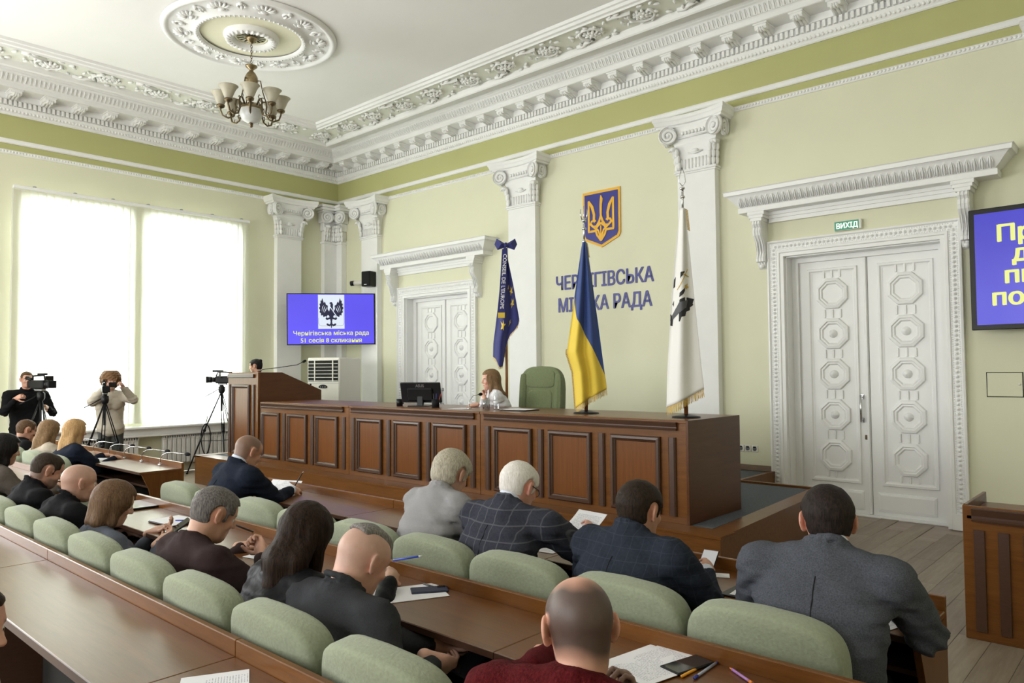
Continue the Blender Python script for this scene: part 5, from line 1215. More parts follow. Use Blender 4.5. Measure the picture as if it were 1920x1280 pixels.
            for s in (-1,1):
                el,w,h=arms[s]; dv=(w-el)/np.linalg.norm(w-el)
                if not h.get('hide'): MB().tube([w-dv*.03,w+dv*.008],[.037,.036],12,False).build('shirt_cuff',shirt,r)
    if not noseat:
        allq=[hip]+list(kn.values())+list(an.values()); lo3=np.min(allq,0)-.2; hi3=np.max(allq,0)+.2; lo3[2]=.02; hi3[2]=hip[2]+.16; sp=.02
        Lg=Field(np.arange(lo3[0],hi3[0],sp),np.arange(lo3[1],hi3[1],sp),np.arange(lo3[2],hi3[2],sp)); body_prims(Lg,.008,arm=False,body=False); Lg.add(elli(hip+V3((0,0,-.02)),V3((.17*g,.135*g,.11))),.04)
        Lg.F+=(.006*wob(Lg.xs[:,None,None],Lg.ys[None,:,None],Lg.zs[None,None,:],24,5)).astype(np.float32)
        if trouser not in trouser_m: trouser_m[trouser]=fabric('trouser_cloth',trouser)
        tv_,tf=surfnet(Lg); obj('trousers',np_mesh('trousers',tv_,tf,trouser_m[trouser]),r)
        for s in (-1,1):
            b=MB(); a=an[s]; b.ell((a[0],a[1]+.06,.045),(.046,.13,.045),10,7); b.ell((a[0],a[1],.075),(.045,.055,.06),10,7); b.build('shoe',shoe_m,r)
    if eyes:
        for s in (-1,1):
            b=MB(); b.ell((0,0,0),(.0125*hsc,)*3,10,8); b.cur=1; b.ell((0,.0075*hsc,0),(.0058*hsc,.0056*hsc,.0058*hsc),8,6)
            e=b.build('eye',[eye_w,eye_d],r); e.matrix_local=Matrix.Translation(Vector(Rh@(V3((s*.031,.0755,.003))*hsc)+head))@Matrix(Rh.tolist()).to_4x4()
    if hair and hair!='none':
        hs=.0055 if res<.006 else .008
        ext={'long':.50,'bob':.16,'short':.0,'wavy':.0,'curly':.05,'bun':.06,'longdark':.52,'lob':.34}.get(hair,0)
        lo4=head-V3((.19,.30 if ext>.2 else .19,.13+ext)); hi4=head+V3((.19,.17,.17)); hz=hs if ext<.2 else hs*1.5
        H=Field(np.arange(lo4[0],hi4[0],hs),np.arange(lo4[1],hi4[1],hs),np.arange(lo4[2],hi4[2],hz)); X,Y,Z=H.xs[:,None,None],H.ys[None,:,None],H.zs[None,None,:]
        px,py,pz=X-head[0],Y-head[1],Z-head[2]; hx,hy,hzz=[(Rh[0,i]*px+Rh[1,i]*py+Rh[2,i]*pz)/hsc for i in range(3)]
        th={'short':.011,'thin':.006,'wavy':.020,'curly':.065,'bob':.020,'long':.018,'longdark':.020,'lob':.018,'bun':.012,'crop':.005,'topcrop':.012}[hair]
        P=lambda *p:Rh@(V3(p)*hsc)+head
        H.add(elli(P(0,-.018,.030),V3((.078+th,.096+th,.088+th*1.15))*hsc,Rh),.02); H.add(elli(P(0,.030,.035),V3((.066+th*.8,.060+th*.6,.066+th))*hsc,Rh),.03)
        if hair in ('short','thin','wavy','crop','topcrop'): H.add(elli(P(0,-.03,-.03),V3((.062+th*.8,.068+th*.7,.055))*hsc,Rh),.03)
        if hair=='bun': H.add(elli(P(0,-.10,.085),V3((.032,.032,.030))*hsc,Rh),.01); H.add(elli(P(0,-.03,-.03),V3((.062+th*.6,.066+th,.055))*hsc,Rh),.03)
        if hair=='bob':
            for s in (-1,1): H.add(cone(P(s*.058,-.01,.0),P(s*.064,.012,-.095),.036*hsc,.030*hsc),.03); H.add(cone(P(s*.05,-.06,.0),P(s*.055,-.055,-.115),.045*hsc,.036*hsc),.03)
            H.add(cone(P(0,-.075,.0),P(0,-.07,-.115),.05*hsc,.042*hsc),.03)
        if hair in ('long','longdark','lob'):
            L_=ext-.04
            for s in (-1,1):
                a=P(s*.055,-.035,-.01); b_=P(s*.06,-.06,-.12); c_=V3((b_[0]+s*.012,b_[1]-.045,head[2]-L_*.62)); e_=V3((c_[0]+s*.0,c_[1]-.015,head[2]-L_))
                H.add(cone(a,b_,.045*hsc,.045*hsc),.03); H.add(cone(b_,c_,.045*hsc,.043),.03); H.add(cone(c_,e_,.043,.022),.03)
                if hair!='lob': f_=P(s*.066,.015,-.01); H.add(cone(f_,V3((f_[0]+s*.0,f_[1]-.02,head[2]-.17)),.026,.030),.03)
                else: f_=P(s*.066,.012,-.01); H.add(cone(f_,V3((f_[0]+s*.012,f_[1]+.01,head[2]-.30)),.024,.018),.03)
            a=P(0,-.075,-.0); b_=P(0,-.085,-.13); c_=V3((b_[0],b_[1]-.05,head[2]-L_*.65)); e_=V3((c_[0],c_[1]-.015,head[2]-L_*1.0))
            H.add(cone(a,b_,.055*hsc,.055*hsc),.03); H.add(cone(b_,c_,.055,.052),.03); H.add(cone(c_,e_,.052,.026),.03)
        # leave the face, ears and nape free
        reg=np.maximum.reduce([np.full_like(H.F,-1)])
        fl=lambda z0,y0: np.minimum((hy-y0),(z0-hzz))        # >0 where y>y0 and z<z0
        if hair in ('short','thin','crop','wavy','bun'):
            ax=np.abs(hx); earz=.036-np.sqrt(((hy+.012)/1.0)**2+((hzz-.002)/1.25)**2+((ax-.085)/1.0)**2)
            nz=-.094 if hair!='wavy' else -.100
            cutm=np.maximum.reduce([fl(.072 if hair!='wavy' else .050,.060)+0*H.F,np.minimum(fl(.022,.034),.2)+0*H.F,np.minimum(fl(-.018,-.012),.2)+0*H.F,earz+0*H.F,(nz-hzz+.18*ax)+0*H.F,fl(-.02,-.032)*1.0-np.maximum(0,.058-ax)+0*H.F])
        elif hair=='topcrop': cutm=np.maximum.reduce([.060-hzz-.35*hy+0*H.F,np.abs(hx)-.050+0*H.F,fl(.090,.070)+0*H.F])
        elif hair in ('bun',): cutm=np.maximum.reduce([fl(.072,.060)+0*H.F,fl(.008,-.030)+0*H.F,fl(-.055,-.2)+0*H.F])
        elif hair=='curly': cutm=np.maximum.reduce([fl(.045,.062)+0*H.F,np.minimum(fl(-.01,.03),.2)+0*H.F])
        else: cutm=np.maximum.reduce([np.minimum(fl(.074,.050),.064-np.abs(hx))+0*H.F,np.minimum(fl(.062,.076),.2)+0*H.F])
        if hair in ('short','crop','thin'): H.F+=(.010*np.clip((.02-hzz)/.09,0,1)*np.clip((.02-hy)/.03,0,1)).astype(np.float32)
        H.F=-smin(-H.F,-cutm.astype(np.float32),.012)
        if hair=='curly': H.F+=(.016*wob(X,Y,Z,75,7)+.008*wob(X,Y,Z,150,7,(1,1,1),4)).astype(np.float32)
        elif hair in ('long','longdark','bob','lob'): H.F+=(.0035*wob(X,Y,Z,150,7,(1,1,.10))+.002*wob(X,Y,Z,340,6,(1,1,.06),3)).astype(np.float32)
        else: H.F+=(.0022*wob(X,Y,Z,110,6,(1,.6,.8))+.0014*wob(X,Y,Z,260,6,(1,.5,.6),3)).astype(np.float32)
        hv,hf=surfnet(H)
        if len(hv): obj('hair',np_mesh('hair',hv,hf,hair_m(hairc,hair)),r)
    if beard is not None: pass
    if extra: extra(r,dict(P=lambda *p:Rh@(V3(p)*hsc)+head,Rh=Rh,arms=arms,neck=neck,hip=hip,sh=sh,hn=hn))
    return r
_hm={}
def hair_m(c,kind):
    k=(c,kind)
    if k not in _hm: _hm[k]=hair_mat('hair',c[0],c[1],(60,60,5) if kind in ('long','longdark','bob','lob') else (55,55,10))
    return _hm[k]
def glasses(r,d):
    P=d['P']; b=MB()
    for s in (-1,1):
        b.tube([P(s*(.034+.021*math.cos(a)),.098,.004+.016*math.sin(a)) for a in np.linspace(0,2*PI,15)],.0016,5,False); b.tube([P(s*.055,.097,.008),P(s*.079,.06,.012),P(s*.083,-.008,.018)],.0022,5)
    b.tube([P(-.013,.099,.006),P(0,.102,.009),P(.013,.099,.006)],.0016,5); b.build('glasses',M['black'],r)
# ================================================================ the people in the room
H_={'dark':((.018,.012,.008),(.045,.030,.020)),'black':((.006,.005,.005),(.02,.017,.016)),'brown':((.060,.032,.016),(.13,.075,.040)),'bobbrown':((.075,.042,.022),(.17,.10,.055)),
    'blonde':((.32,.18,.075),(.55,.36,.17)),'dkblonde':((.13,.078,.038),(.30,.19,.10)),'white':((.58,.54,.50),(.78,.75,.71)),'ash':((.24,.215,.165),(.50,.455,.36)),'grey':((.06,.052,.05),(.20,.18,.17)),'curl':((.10,.05,.025),(.25,.14,.07)),'longdk':((.006,.004,.003),(.034,.017,.010))}
def seat(name,label,hd,hipdy=-.10,lean=.0,rz=0.0,hz=.53,hands=None,z0=0.0,lift=.155,neckdy=-0.047,hipdx=0,nx=0,**kw):
    """head position hd and hands in room coordinates; the hips sit hipdy behind the head"""
    R=Matrix.Rotation(rz,3,'Z'); base=Vector((hd[0]+hipdx,hd[1],z0))+R@Vector((0,hipdy,0)); inv=R.transposed()
    tl=lambda p: inv@(Vector(p)-base)
    hl=tl(hd); hh={}
    for s,h in (hands or {}).items():
        h=dict(h); h['p']=tl(h['p']); h['d']=inv@Vector(h['d']); h['n']=inv@Vector(h['n']); hh[s]=h
    nk=Vector((hl.x*.75+nx,hl.y+neckdy,hl.z-lift))
    return person(name,label,base,rz,hl,nk,hip=(0,0,hz),hands=hh,**kw)
HD=lambda p,d=(0,1,-.15),n=(0,0,-1),**k: dict(p=p,d=d,n=n,**k)
def lap(x,y,s,z=.70): return HD((x,y,z),(-s*.4,1,-.2),(0,0,-1),curl=.5)
ZT=.822   # wrist height when a hand lies on a desk
# shaved and thinning heads are drawn in the skin's own colour attribute
def shave(c,top=None,a=.8,line=.070,side=.9):
    def f(q,blend,ss):
        back=np.maximum(ss(.045-q[:,1],0,.02),ss(q[:,2],line,line+.015)); m=back*(1-ss(np.abs(q[:,0]),.0755,.079)*ss(.045-np.abs(q[:,2]),0,.01))*ss(q[:,2],-.085,-.06)*(1-ss(q[:,1],-.03,-.015)*ss(.025-q[:,2],0,.012))
        if top is not None:
            cx,cy,r0=top; d=np.sqrt((q[:,0]/1.0)**2+((q[:,1]-cy)/1.25)**2+((q[:,2]-.11)/1.2)**2); m=m*ss(d,r0,r0+.03)
        blend(m,c,a)
    return f
def stub(c,a=.35):
    def f(q,blend,ss): blend(ss(q[:,1],.0,.03)*ss(-.035-q[:,2],0,.015)*ss(q[:,2],-.13,-.12),c,a)
    return f
def both(*fs):
    def f(q,blend,ss):
        for g in fs: g(q,blend,ss)
    return f
navy=fabric('navy_wool',(.012,.016,.028),var=.2,scale=90); grey=fabric('pale_grey_suiting',(.26,.255,.26),var=.06,scale=140,bump=.08)
plaid=fabric('checked_tweed',(.036,.038,.052),var=.18,scale=110,lines_=((.15,.15,.165),((0,.066,.05),(2,.066,.05)),.42))
navy2=fabric('navy_check',(.022,.027,.040),var=.15,scale=90,lines_=((.05,.06,.085),((0,.045,.04),(2,.045,.04)),.35))
tweed=fabric('grey_blue_tweed',(.070,.075,.090),var=.38,scale=230,bump=.25)
blk=fabric('black_fleece',(.008,.008,.009),var=.2,scale=150); umber=fabric('brown_knit',(.034,.021,.021),var=.12,scale=220,bump=.2); fleece=fabric('charcoal_fleece',(.034,.035,.039),var=.14,scale=200,bump=.25)
red=fabric('dark_red_knit',(.075,.006,.008),var=.35,scale=120,bump=.6); bluegrey=fabric('blue_grey_jersey',(.105,.115,.145),var=.08,scale=150); taupe=fabric('taupe_wool',(.105,.088,.075),var=.12,scale=130); beige=fabric('oatmeal_wool',(.47,.41,.33),var=.08,scale=120); cream=fabric('cream_jacket',(.50,.45,.37),var=.08,scale=120); shirtw=fabric('white_cotton',(.74,.74,.77),var=.02,scale=60,bump=.05)
blkq=fabric('black_quilted',(.006,.006,.007),var=.2,scale=60,rough=.5)
shirtm=mat('shirt_white',(.62,.66,.78),.8,var=.02)
J=.010
# ---- front row
seat('person','man in dark navy suit with cropped receding hair writing at the aisle end',(8.17,-6.42,1.16),pitch=-26,hair=None,paint=shave((.075,.045,.03),a=.75,line=.075),skin=(.50,.27,.18),top=(navy,J+.004),sw=.20,girth=1.06,shirt=shirtm,hipdy=-.14,neckdy=-0.100,lift=0.105,res=.006,
   hands={1:HD((8.17,-6.06,ZT+.015),(-.35,1,-.10),(-.6,0,-1),curl=.75,thumb=.9),-1:HD((7.78,-6.14,ZT),(.35,1,-.1),(0,0,-1),curl=.25)})
seat('person','woman with short ash blonde hair in a light grey jacket in the front row',(10.36,-6.42,1.185),pitch=-28,yaw=4,male=False,hair='wavy',hairc=H_['ash'],skin=(.55,.33,.24),top=(grey,J+.004),sw=.172,girth=.98,shirt=shirtm,hipdy=-.14,neckdy=-0.105,lift=0.095,trouser=(.06,.06,.07),
   hands={1:HD((10.52,-6.12,ZT),(-.5,1,-.1),curl=.4),-1:HD((10.18,-6.12,ZT),(.5,1,-.1),curl=.4)},extra=lambda r,d:MB().ell(d['P'](.083,-.01,-.028),(.004,.004,.004),6,5).build('earring',M['brassl'],r))
seat('person','white-haired man with glasses in a dark checked jacket holding printed sheets',(10.85,-6.42,1.165),pitch=-25,hair='short',hairc=H_['white'],skin=(.60,.31,.24),top=(plaid,J+.006),sw=.205,girth=1.1,shirt=shirtm,hipdy=-.14,neckdy=-0.110,lift=0.095,extra=glasses,
   hands={1:HD((10.96,-6.00,.895),(-.35,.8,.25),(-.6,-.4,-.6),sho=(0,.07,-.01),curl=.6,thumb=.9,pole=(.8,-.1,-.8)),-1:HD((10.62,-6.08,ZT),(.2,1,0),curl=.5)})
seat('person','dark brown-haired man in a dark navy suit looking at a phone in the front row',(11.54,-6.40,1.13),pitch=-12,yaw=-4,hair='short',hairc=((.012,.008,.006),(.036,.023,.015)),skin=(.52,.28,.19),top=(navy2,J+.006),sw=.215,girth=1.12,shirt=shirtm,hipdy=-.14,neckdy=-0.095,lift=0.105,hsc=1.04,
   hands={1:HD((11.70,-6.12,ZT+.02),(-.25,1,.15),(-.7,-.3,-.5),curl=.6,thumb=.8,pole=(.7,-.2,-1)),-1:HD((11.30,-6.12,ZT),(.35,1,0),curl=.5)})
seat('person','man with short dark hair and blue-grey tweed jacket seen from behind at right',(12.34,-6.40,1.185),pitch=-16,yaw=17,hair='short',hairc=((.008,.006,.005),(.032,.021,.018)),skin=(.56,.29,.21),top=(tweed,J+.006),sw=.225,girth=1.14,shirt=shirtm,rz=.12,hipdy=-.15,neckdy=-0.100,lift=0.105,hsc=1.05,
   hands={1:HD((12.45,-6.05,ZT),(-.85,.5,-.05),curl=.4,pole=(1,-.5,-.8)),-1:HD((12.08,-6.10,ZT),(.6,.8,-.05),curl=.4)})
# ---- second row
seat('person','woman with black hair and a taupe jacket at the left picture edge',(6.17,-7.47,1.13),lift=0.140,neckdy=-0.060,pitch=-12,male=False,hair='bob',hairc=H_['black'],skin=(.50,.28,.19),top=(taupe,J+.004),sw=.175,res=.008,hands={1:HD((6.35,-7.13,ZT),(-.2,1,-.1),curl=.4),-1:HD((6.0,-7.13,ZT),(.2,1,-.1),curl=.4)})
seat('person','bearded man with cropped brown hair in a black top in the second row',(7.33,-7.49,1.065),pitch=-24,yaw=-4,hair='crop',hairc=H_['dark'],paint=both(shave((.05,.032,.022),a=.75),stub((.09,.07,.06),.7)),skin=(.50,.27,.19),top=(blk,J),sw=.20,girth=1.05,collar='stand',res=.0065,neckdy=-0.100,lift=0.115,hipdy=-.14,hands={1:lap(7.45,-7.25,1),-1:lap(7.25,-7.25,-1)})
seat('person','bald man in black beside the woman with the brown bob',(7.98,-7.49,1.04),pitch=-10,yaw=-2,hair=None,paint=shave((.22,.145,.11),a=.35),skin=(.52,.30,.22),top=(blk,J),sw=.20,girth=1.06,collar='stand',res=.0065,neckdy=-0.090,lift=0.120,hipdy=-.14,hands={1:lap(8.1,-7.25,1),-1:lap(7.85,-7.25,-1)})
seat('person','woman with a straight brown bob in blue-grey looking down at her phone',(8.74,-7.55,1.0),pitch=-22,yaw=-8,male=False,hair='bob',hairc=H_['bobbrown'],skin=(.56,.33,.24),top=(bluegrey,J),sw=.165,girth=.92,collar='crew',lift=0.145,neckdy=-0.075,hipdy=-.12,hz=.50,res=.006,
   hands={1:HD((8.93,-7.36,.79),(-.35,.8,.35),(-.6,.2,.7),curl=.7,thumb=.8),-1:HD((8.70,-7.30,.80),(.5,.7,.3),(.3,.1,.8),curl=.5)})
seat('person','greying man in a dark brown sweater with his fist at his chin',(9.84,-7.49,1.065),pitch=-26,yaw=-6,hair='short',hairc=H_['grey'],skin=(.54,.30,.21),top=(umber,J),sw=.215,girth=1.12,collar='crew',lift=0.120,neckdy=-0.110,hipdy=-.16,hz=.52,hsc=1.03,
   hands={1:HD((9.97,-7.31,.875),(-.80,.10,.62),(-.15,-.9,.2),curl=1.15,thumb=.9,pole=(.8,.3,-1)),-1:HD((9.58,-7.18,ZT),(.5,.8,0),curl=.5)})
seat('person','woman with very long dark brown hair in black writing in the second row',(10.60,-7.47,1.07),pitch=-30,yaw=12,male=False,hair='longdark',hairc=H_['longdk'],skin=(.55,.33,.24),top=(blkq,J),sw=.17,collar='crew',lift=0.125,neckdy=-0.090,hipdy=-.13,hz=.50,
   hands={1:HD((10.72,-7.13,.85),(-.55,.75,.1),(-.6,-.3,-.7),curl=.75,thumb=.9,pole=(.9,.1,-.8)),-1:HD((10.42,-7.12,ZT),(.5,.8,0),curl=.4)})
def patch(r,d):
    el,w,h=d['arms'][1]; s=d['sh'][1]; u=(el-s)/np.linalg.norm(el-s); c=s+u*.165; o=V3((.80,-.60,0)); o=o-u*(o@u); o/=np.linalg.norm(o); t=np.cross(u,o)
    o=o*.069
    def pts(P,e=0): return [tuple(c+o*(1+e)+u*y+t*x-o*(abs(x)/.069)**2*.45) for x,y in P]
    def sheet(name,x0,x1,y0,y1,m,e=0,sh_=None):
        b=MB(); n=6; b.smooth=True; b.add(pts([(x0+(x1-x0)*i/n,y) for y in (y0,y1) for i in range(n+1)],e),[(i,i+1,n+2+i,n+1+i) for i in range(n)]); b.build(name,m,r)
    sheet('sleeve_tab',-.045,.045,-.035,-.012,M['black'],.02); sheet('sleeve_patch',-.030,.030,.000,.068,M['black'],.02)
    b=MB()
    for P in ([(-.003,.008),(.003,.008),(.003,.06),(-.003,.06)],[(.006,.02),(.020,.012),(.022,.03),(.012,.045),(.006,.04)],[(-.006,.02),(-.020,.012),(-.022,.03),(-.012,.045),(-.006,.04)],[(-.015,.048),(.015,.048),(.008,.058),(-.008,.058)]):
        q=pts(P,.06); b.add(q,[tuple(range(len(q)))])
    b.build('patch_emblem',M['paper'],r)
    b=MB()
    for k in range(9): q=pts([(-.038+k*.0085,-.028),(-.032+k*.0085,-.028),(-.032+k*.0085,-.021),(-.038+k*.0085,-.021)],.06); b.add(q,[(0,1,2,3)])
    tag(b.build('tab_lettering',M['steel'],r),kind='stuff')
def fl_paint(q,blend,ss):
    m=ss(q[:,2],.055,.075)*ss(.050-np.abs(q[:,0]),0,.012); sd=ss(.05-q[:,1],0,.02)*ss(q[:,2],-.05,-.03)*(1-ss(q[:,1],-.03,-.015)*ss(.025-q[:,2],0,.012))
    blend(sd,(.36,.25,.20),.45); blend(m*ss(q[:,1],-.05,-.02),(.17,.155,.15),.9)
seat('person','man with shaved sides and grey top hair in charcoal fleece with a sleeve patch',(10.99,-7.47,1.03),pitch=-30,yaw=-2,hair='topcrop',hairc=((.10,.09,.085),(.30,.28,.27)),paint=fl_paint,skin=(.62,.36,.28),top=(fleece,J+.004),sw=.22,girth=1.15,collar='stand',lift=0.105,neckdy=-0.110,hipdy=-.16,hsc=1.06,hz=.51,extra=patch,
   hands={1:HD((11.34,-7.42,.735),(.15,.8,-.45),(-.7,.2,.5),curl=.8,thumb=.7,pole=(.6,-.7,-.6)),-1:HD((11.22,-7.28,.72),(.6,.6,-.3),(.2,.3,.8),curl=.5)})
def red_paint(q,blend,ss):
    d=np.sqrt((q[:,0]/.85)**2+((q[:,1]-.02)/1.5)**2+((q[:,2]-.125)/1.15)**2); m=ss(.05-q[:,1],0,.02)*(1-ss(np.abs(q[:,0]),.0755,.079)*ss(.045-np.abs(q[:,2]),0,.01))*ss(q[:,2]+.012*np.sin(40*q[:,0]),-.078,-.035)*ss(d+.006*np.sin(90*q[:,0])*np.sin(70*q[:,1]),.045,.085)*(1-ss(q[:,1],-.03,-.012)*ss(.03-q[:,2],0,.012)); blend(m,(.032,.022,.019),.92)
    blend(ss(q[:,1],.0,.03)*ss(-.035-q[:,2],0,.015),(.06,.045,.04),.7)
seat('person','balding man in a dark red sweater seen from behind at the bottom',(12.15,-7.65,1.085),pitch=-14,yaw=33,rz=.30,hair=None,paint=red_paint,skin=(.60,.32,.23),top=(red,J+.004),sw=.215,girth=1.12,collar='crew',hsc=1.08,lift=0.122,neckdy=-0.085,hipdy=-.12,res=.005,
   hands={1:HD((12.19,-7.47,.84),(-.22,-.02,1),(-.3,-.9,0),curl=.9,thumb=.6,pole=(.9,.1,-.8)),-1:HD((11.75,-7.25,ZT),(.6,.8,0),curl=.4)})
# ---- far left rows by the window
seat('person','woman with dark pinned hair in black at far left',(2.75,-6.42,1.06),pitch=-18,male=False,hair='short',hairc=H_['brown'],skin=(.52,.29,.20),top=(blk,J),sw=.17,res=.009,lift=0.137,hands={1:lap(2.9,-6.2,1),-1:lap(2.6,-6.2,-1)})
seat('person','woman with long light brown hair in an oatmeal jacket at far left',(3.62,-6.42,1.09),pitch=-16,yaw=14,male=False,hair='long',hairc=H_['dkblonde'],skin=(.52,.30,.21),top=(beige,J),sw=.17,res=.008,lift=0.142,hands={1:HD((3.85,-6.02,ZT),(-.2,1,-.1),curl=.4),-1:HD((3.5,-6.05,ZT),(.3,1,-.1),curl=.4)})
seat('person','woman with long golden blonde hair in a navy blazer at the far left desk',(4.48,-6.42,1.13),pitch=-8,yaw=6,male=False,hair='long',hairc=H_['blonde'],skin=(.56,.32,.23),top=(navy,J),sw=.175,res=.0075,lift=0.142,hands={1:HD((4.50,-6.02,ZT),(-.45,.9,-.1),curl=.4),-1:HD((4.20,-6.02,ZT),(.3,1,-.1),curl=.4)})
# ---- chair of the session
seat('person','woman in white resting her chin on her hand behind the bench',(7.00,-2.62,1.63),pitch=-4,yaw=0,rz=2.62,z0=PZ,male=False,hair='lob',hairc=H_['dkblonde'],skin=(.62,.34,.25),top=(shirtw,J),sw=.175,girth=1.02,collar='lapel',lift=0.147,neckdy=-0.038,hipdy=-.12,hz=.58,res=.0055,
   hands={1:HD((7.02,-2.93,1.335),(-.7,-.45,-.18),(0,0,-1),curl=.55),-1:HD((7.06,-2.80,1.44),(-.62,.35,.55),(-.1,.6,.5),curl=1.0,thumb=.6,pole=(1,-.9,-1.0))})
# ---- camera crew
person('person','man in a black sweater standing behind a video camera at far left',(.42,-5.82,0),-PI/2-.12,(0,.03,1.665),(0,-.02,1.48),hip=(0,-.02,.93),stand=True,pitch=-6,hair='crop',hairc=H_['brown'],skin=(.55,.30,.21),top=(blk,J),sw=.225,girth=1.18,collar='stand',res=.008,paint=shave((.08,.05,.035),a=.6),
   hands={1:HD((.16,.30,1.40),(-.4,.7,.3),(-.8,.1,0),curl=.7,pole=(.55,-.2,-1)),-1:HD((-.22,.28,1.25),(.3,.9,.2),(.8,0,-.3),curl=.7,pole=(-.55,-.2,-1))})
person('person','woman with curly brown hair and cream jacket filming with a camera by the window',(1.20,-4.90,0),-PI/2-.22,(.02,.05,1.63),(.02,-.01,1.445),hip=(0,-.02,.92),stand=True,male=False,pitch=-10,yaw=8,hair='curly',hairc=H_['curl'],skin=(.55,.31,.22),top=(cream,J+.012),sw=.175,girth=1.0,collar='lapel',res=.0075,trouser=(.07,.075,.07),
   hands={1:HD((.12,.33,1.545),(-.25,.6,.4),(-.8,.1,0),curl=.9,pole=(.8,-.15,-1)),-1:HD((-.10,.36,1.56),(.25,.6,.4),(.8,.1,0),curl=.9,pole=(-.8,-.15,-1))})
person('person','tall dark-haired man with a topknot behind the lectern looking left',(1.25,-2.55,0),PI/2+.75,(0,.02,1.85),(0,-.03,1.665),hip=(0,-.02,1.0),stand=True,pitch=-8,hair='bun',hairc=H_['black'],skin=(.50,.28,.19),top=(blk,J),collar='crew',res=.008,paint=stub((.08,.06,.05),.4),hands={1:HD((.10,.28,1.42),(-.2,.8,.2),(-.8,.1,0),curl=.7)})
# ---- neighbour whose face just enters the left edge
seat('person','person whose nose and mouth just enter the left picture edge',(10.825,-8.68,1.05),rz=-.35,yaw=-26,pitch=-8,hair='short',hairc=H_['dark'],skin=(.60,.32,.24),top=(navy,J),res=.006,hsc=1.0,hands={1:lap(10.85,-8.5,1,.68),-1:lap(10.6,-8.5,-1,.68)})
# ================================================================ cameras on tripods
def tripod(name,apex,feet,label,legw=.016,spreader=True):
    ap=Vector(apex); r=empty(name,(ap.x,ap.y,0),0,label,'tripod'); a=Vector((0,0,ap.z))
    MB().lathe([(0,.10),(.03,.10),(.035,.06),(.055,.05),(.055,-.02),(.045,-.05),(.02,-.07),(0,-.07)],12,(0,0,ap.z-.05)).build('head', M['black'], r)
    MB().tube([(0,0,ap.z-.05),(0,0,ap.z-.42)],.018,8).build('centre_column', M['black'], r)
    MB().tube([(.02,0,ap.z),(-.05,-.14,ap.z-.10),(-.08,-.25,ap.z-.16)],.008,6).build('pan_handle', M['black'], r)
    for f in feet:
        F_=Vector((f[0]-ap.x,f[1]-ap.y,0)); d=(F_-a); s=Vector((-d.y,d.x,0)).normalized()*.022; b=MB()
        for q in (-1,1): b.tube([a+s*q*.6+Vector((0,0,-.08)),a+d*.5+s*q],.008,6)
        b.tube([a+d*.42,F_+Vector((0,0,.02))],[legw,legw*.75],8); b.ell(a+d*.5,(.03,.03,.03),8,6); b.ell(F_+Vector((0,0,.016)),(.022,.022,.016),8,6); b.build('leg', M['black'], r)
    if spreader:
        b=MB()
        for f in feet: F_=Vector((f[0]-ap.x,f[1]-ap.y,0)); b.tube([(0,0,ap.z*.38),a+(F_-a)*.62],.007,5)
        b.build('spreader', M['black'], r)
    return r
def video_camera(name,loc,rz,label,sc=1.0):
    r=empty(name,loc,rz,label,'video camera'); r.scale=(sc,)*3
    b=MB(); b.bbox(-.055,.055,-.16,.10,.0,.13,.015); b.bbox(-.05,.05,-.24,-.16,.02,.12,.01); b.build('body', M['black'], r)
    b=MB(); b.tube([(0,.10,.065),(0,.16,.065)],.045,14); b.tube([(0,.16,.065),(0,.17,.065),(0,.22,.065)],[.05,.055,.058],14); b.build('lens', M['black'], r)
    MB().bbox(-.062,.062,.215,.25,.01,.12,.006).build('lens_hood', M['blackm'], r)
    b=MB(); b.tube([(0,-.18,.13),(0,-.17,.19),(0,.06,.20),(0,.09,.13)],.014,8); b.build('carry_handle', M['black'], r)
    b=MB(); b.tube([(.03,-.02,.215),(.03,.16,.215)],.018,10); b.build('microphone', M['blackm'], r)
    s=MB(); s.bbox(-.19,-.06,.0,.012,.10,.19,.004); o=s.build('flip_screen', M['black'], r); MB().box(-.183,-.067,-.003,0,.107,.183).build('display', mat('pale_display',(.55,.57,.58),.3,var=.03), o)
    b=MB(); b.tube([(0,-.20,.13),(0,-.26,.155),(0,-.31,.16)],[.024,.026,.03],10); b.build('viewfinder', M['black'], r)
    MB().bbox(-.04,.04,-.09,.06,-.03,0,.005).build('mount_plate', M['steel'], r); return r
tripod('tripod',(.86,-5.75,1.47),((1.15,-5.72,0),(.62,-6.12,0),(.78,-5.45,0)),'black tripod holding the video camera at far left')
video_camera('video_camera',(.86,-5.75,1.53),-PI/2+.35,'large video camera in front of the man in black at far left',1.0)
tripod('tripod',(1.68,-5.16,1.42),((2.0,-5.32,0),(1.42,-5.50,0),(1.48,-4.72,0)),'spread black tripod of the woman with curly hair')
video_camera('video_camera',(1.68,-5.16,1.47),-PI/2-.25,'compact camera with black lens held by the woman with curly hair',.78)
tripod('tripod',(.88,-3.0,1.50),((.50,-3.42,0),(1.25,-3.12,0),(.75,-2.6,0)),'tall thin tripod with a hanging strap left of the lectern')
video_camera('video_camera',(.88,-3.0,1.56),PI/2+.9,'video camera with raised pale screen left of the lectern',1.0)
r=empty('camera_strap',(.72,-3.20,.60),.6,'black strap hanging in a loop from the tripod by the lectern','strap')
o=MB(); P=[(.10*math.sin(a)*(1 if a<PI else 1),0,.27-.27*math.cos(a)*-1-.27) for a in np.linspace(0,2*PI,22)]
o=MB()
for i in range(22):
    pass
o.tube([(.085*math.sin(a),.01*math.sin(2*a),.0+.26*math.cos(a)) for a in np.linspace(0,2*PI,25)],.011,6,False); o.build('webbing', M['black'], r)
MB().tube([(0,0,.26),(.02,.02,.40)],.006,5).build('clip', M['black'], r)

